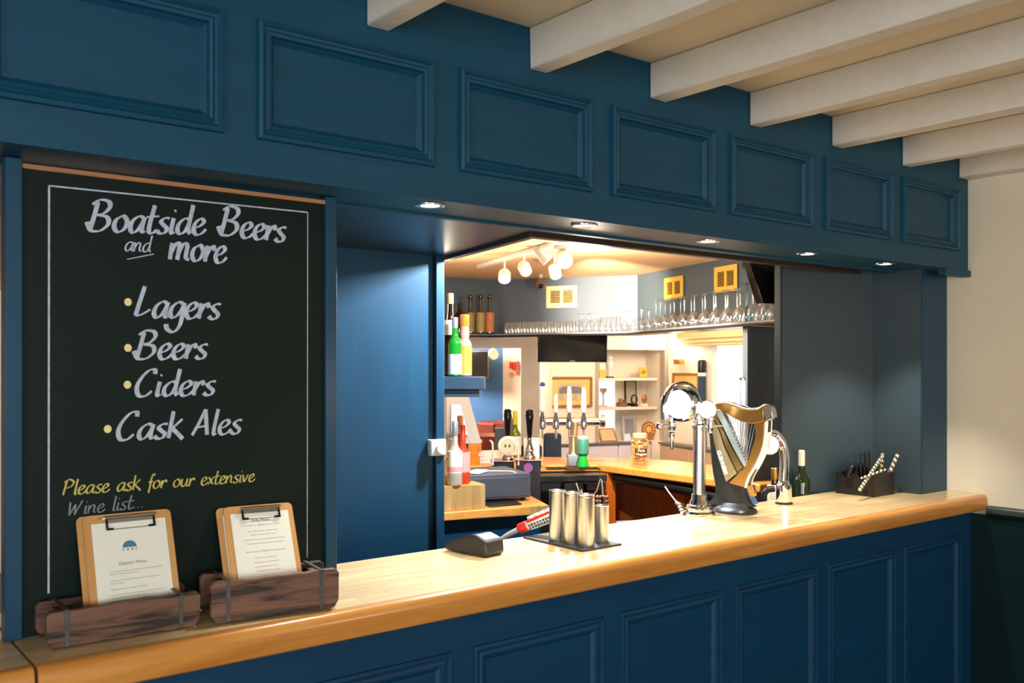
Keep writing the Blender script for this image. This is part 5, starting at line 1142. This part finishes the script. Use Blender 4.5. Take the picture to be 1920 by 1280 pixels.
# closed parasol-like banner, roman blind
c_ = onLine(1325, 700, L2p, L2q)+Vector((-.96, .28, 0))*.048; dq = c_.x*SN+c_.y*CS
t = thing('cue_case', 'tall slim black and cream case hung on the wall by the window', 'case', (c_.x, c_.y, 0)); z1 = EYE-(675-HZ)*dq/K; z2 = EYE-(705-HZ)*dq/K
MB().lathe([(.030, z2-.65), (.032, z2)], (c_.x, c_.y, 0), 16).build('lower_tube', NAVY, t); MB().lathe([(.036, z2+.03), (.038, z1-.02), (.030, z1), (0, z1+.005)], (c_.x, c_.y, 0), 16).build('hood', BLACKP, t)
MB().lathe([(.036, z2), (.036, z2+.03)], (c_.x, c_.y, 0), 16).build('cream_band', CREML, t); MB().lathe([(.0, z2-.67), (.028, z2-.65)], (c_.x, c_.y, 0), 16).build('end_cap', BLACKP, t)
w1_ = Vector(xy(W1))+Vector((.05, .25)); w2_ = Vector(xy(W2)); nb = Vector((-.96, .28))
t = thing('roman_blind', 'wheat coloured roman blind drawn up above the bright window', 'blind', (w1_.x, w1_.y, zWt-.2))
for k, (zt_, zb2, off) in enumerate(((.16, .055, .10), (.06, -.0, .13), (.0, -.035, .11), (-.03, -.06, .09))):
    z = EYE-(640-HZ)*dW/K
    a = w1_+nb*off+Vector((.28, .96))*(.10-.03*k); b_ = w2_+nb*off
    MB().prism([tuple(a), tuple(b_), tuple(b_-nb*.06), tuple(a-nb*.06)], z+zb2+.02, z+zt_+.02).build('fold', BLIND, t, bevel=.01)
# benches
b1_ = P(1034, 836, 8.1); b2_ = P(1221, 830, 8.45); b3_ = P(1425, 838, 7.0)
zt_ = EYE-142*8.3/K
bq_t = thing('banquette', 'long corner banquette, pale grey along the picture wall and tan leather by the window', 'bench', (b2_.x, b2_.y, 0))
def bench(p, q, ztop, m, split, lead=0):
    d = (Vector(q)-Vector(p)).normalized(); n = Vector((-d.y, d.x)); n = n if n.dot(Vector((FW.x, FW.y))) > 0 else -n
    L_ = (Vector(q)-Vector(p)).length; t = bq_t; s0 = Vector(p)+d*lead; Ls = L_-lead
    for k in range(split):
        a = Vector(p)+d*L_*k/split+d*.002; b_ = Vector(p)+d*L_*(k+1)/split-d*.002
        MB().prism([tuple(a), tuple(b_), tuple(b_+n*.09), tuple(a+n*.09)], .44, ztop-.02).build('back_cushion', m, t, bevel=.012)
        a = s0+d*Ls*k/split+d*.002; b_ = s0+d*Ls*(k+1)/split-d*.002
        MB().prism([tuple(a-n*.42), tuple(b_-n*.42), tuple(b_), tuple(a)], .30, .44).build('seat_cushion', m, t, bevel=.015)
    MB().prism([tuple(s0-n*.40), tuple(Vector(q)-n*.40), tuple(Vector(q)+n*.09), tuple(s0+n*.09)], .001, .30).build('plinth', OAKV, t)
    MB().prism([tuple(Vector(p)-n*.01), tuple(Vector(q)-n*.01), tuple(Vector(q)+n*.11), tuple(Vector(p)+n*.11)], ztop-.018, ztop).build('top_rail', mat('grey_rail', (96, 96, 96), .4), t)
bench(xy(b1_), xy(b2_), zt_, LILAC, 3); bench((b2_.x+.02, b2_.y-.08), xy(b3_), zt_, TAN, 3, .5)
# ------------------------------------------------------------------ archway and passage on the left
dE = 7.1
def PE(px): a = P(px, 688, dE); return a
z650 = EYE-(652-HZ)*dE/K
e0, e1, e2, e3 = PE(760), PE(868), PE(977), PE(1010)
F2 = Vector((FW.x, FW.y))
def seg(a, b_, z0, z1, th, m, nm): return struct(MB().prism([xy(a), xy(b_), tuple(Vector(xy(b_))+F2*th), tuple(Vector(xy(a))+F2*th)], z0, z1).build(nm, m))
seg(e0, e1, 0, ZI, .12, CREAMW, 'wall_archway_left'); 
aw = seg(e1, e2, z650, ZI, .12, CREAMW, 'wall_archway_top')
seg(e2, PE(1012), 0, ZI, .30, CREAMW, 'wall_archway_pier')
# rounded shoulder of the arch between pier and picture wall
struct(wallseg((PE(1011).x, PE(1011).y), xy(onLine(1036, 688, P0, P0+U1)), 0, ZI, .05, CREAMW, 'wall_archway_return'))
g0, g1, g2, g3 = P(800, 688, 9.6), P(942.8, 688, 9.6), P(943, 688, 9.6), P(1010, 688, 9.6)
seg(g0, g1, 0, ZI+.1, .1, mat('mid_blue_wall', (64, 110, 168), .6), 'wall_passage_blue'); seg(g2, g3, 0, ZI+.1, .1, CREAMW, 'wall_passage_white')
p = P(905, 684, 9.3); t = thing('television', 'dark television seen through the archway on the blue wall', 'television', p); M = Matrix.Translation(p) @ Matrix.Rotation(-YAW-.25, 4, 'Z')
MB().box(-.20, .07, 0, .05, -.14, .15, M).build('casing', BLACKP, t, bevel=.004); MB().box(-.18, .05, -.002, 0, -.12, .13, M).build('screen', SCREEN, t); MB().box(-.12, 0, .05, .24, -.04, .04, M).build('bracket', BLACKP, t)
p = P(925, 663, 8.6); t = thing('spotlight', 'cream spotlight head seen through the top of the archway', 'light', p); MB().lathe([(.03, -.05), (.045, -.03), (.045, .05), (.03, .05)], p, 18, (-.5, -.8, -.2)).build('shade', CREML, t); MB().lathe([(0, .045), (.03, .045)], p, 18, (-.5, -.8, -.2)).build('bulb', BULB, t)
MB().tube([p, (p.x, p.y, ZI-.001)], .008, 8).build('stem', WHITEP, t)
t = thing('wall_letters', 'group of red and orange letters mounted on the white passage wall', 'wall art', P(965, 690, 9.57))
for k, (px, py, hh, m) in enumerate(((958, 684, 11, RED), (964, 686, 14, RED), (970, 681, 8, mat('pink_red', (226, 80, 90), .4)), (970, 694, 16, mat('orange_red', (226, 90, 40), .4)), (959, 701, 7, mat('orange_art', (232, 130, 60), .4)), (974, 689, 6, mat('blue_art', (90, 100, 190), .4)))):
    M = Matrix.Translation(P(px, py, 9.585)) @ Matrix.Rotation(-YAW, 4, 'Z'); MB().cbox((0, 0, 0), (.028, .03, hh*9.8/K), M).build('letter', m, t, bevel=.003)
def tubchair(px, py, d, label, m):
    c_ = P(px, py, d); t = thing('tub_chair', label, 'chair', (c_.x, c_.y, 0)); mb = MB(); vs = []; n = 14
    zt_ = c_.z
    for k in range(n+1):
        a = math.pi*(k/n)*1.2-math.pi*.1+R(20); r = .22
        for rr, z in ((r, .35), (r, zt_-.02), (r-.03, zt_), (r-.07, zt_-.03), (r-.08, .35)): vs.append((c_.x+rr*math.cos(a), c_.y+rr*math.sin(a), z))
    mb.add(vs, [(5*i+j, 5*i+j+1, 5*i+5+j+1, 5*i+5+j) for i in range(n) for j in range(4)]); mb.build('backrest', m, t)
    MB().lathe([(.18, .34), (.20, .38), (.19, .45), (0, .46)], (c_.x, c_.y, 0), 24).build('seat', m, t)
    for sx, sy in ((-.12, -.12), (.12, -.12), (.12, .12), (-.12, .12)): MB().tube([(c_.x+sx, c_.y+sy, .36), (c_.x+sx*1.2, c_.y+sy*1.2, .001)], [.018, .012], 8).build('leg', BLACKP, t)
tubchair(908, 814, 8.0, 'rust velvet tub chair nearest the archway', RUST)
tubchair(936, 790, 9.0, 'rust velvet tub chair farther into the passage', RUST)
c_ = P(943, 803, 6.75); t = thing('menu_display', 'slate grey upright box beyond the left hand pull', 'box', (c_.x, c_.y, 0)); M = Matrix.Translation((c_.x, c_.y, 0)) @ Matrix.Rotation(-YAW, 4, 'Z')
MB().box(-.06, .085, 0, .12, .001, c_.z, M).build('body', mat('slate_box', (92, 102, 110), .5), t, bevel=.004); MB().add([M @ Vector(v) for v in ((.0, .02, c_.z), (.09, .02, c_.z), (.06, .02, c_.z+.10), (.03, .02, c_.z+.12), (.0, .05, c_.z), (.09, .05, c_.z), (.06, .05, c_.z+.10), (.03, .05, c_.z+.12))], [(0, 1, 2, 3), (7, 6, 5, 4), (0, 4, 5, 1), (1, 5, 6, 2), (2, 6, 7, 3), (3, 7, 4, 0)]).build('angled_lid', mat('slate_box_lid', (120, 130, 140), .5), t)
# high-backed navy chairs behind the counter
for px, py, d, tx in ((1036, 812, 6.45, 'navy high-backed chair right of the square-clip hand pull'), (997, 834, 6.5, 'low navy chair back behind the hand pulls')):
    c_ = P(px, py, d); t = thing('high_chair', tx, 'chair', (c_.x, c_.y, 0)); M = Matrix.Translation((c_.x, c_.y, 0)) @ Matrix.Rotation(-YAW, 4, 'Z'); wd = .062 if px > 1000 else .072
    MB().box(-wd, wd, 0, .06, .62, c_.z, M).build('backrest', NAVY, t, bevel=.02); MB().box(-wd, wd, .0, .38, .58, .64, M).build('seat', NAVY, t, bevel=.015)
    for sx in (-wd+.02, wd-.02):
        for sy in (.03, .35): MB().tube([M @ Vector((sx, sy, .6)), M @ Vector((sx, sy, .001))], .014, 8).build('leg', BLACKP, t)
# outer shell so that no sky leaks in
struct(MB().box(-2, -1.9, 2.6, 9, 0, 2.6).build('wall_far_left', CREAMW)); struct(MB().box(-2, 3.4, 8.6, 8.7, 0, 2.6).build('wall_far', CREAMW))
struct(MB().box(-4, 11, 11, 11.1, 0, 2.8).build('wall_outer_back', CREAMW)); struct(MB().box(9, 9.1, -1, 11, 0, 2.8).build('wall_outer_right', CREAMW))
struct(MB().box(-4.1, 9.1, 2.2, 11.1, 2.75, 2.8).build('ceiling_outer', CREAMW))
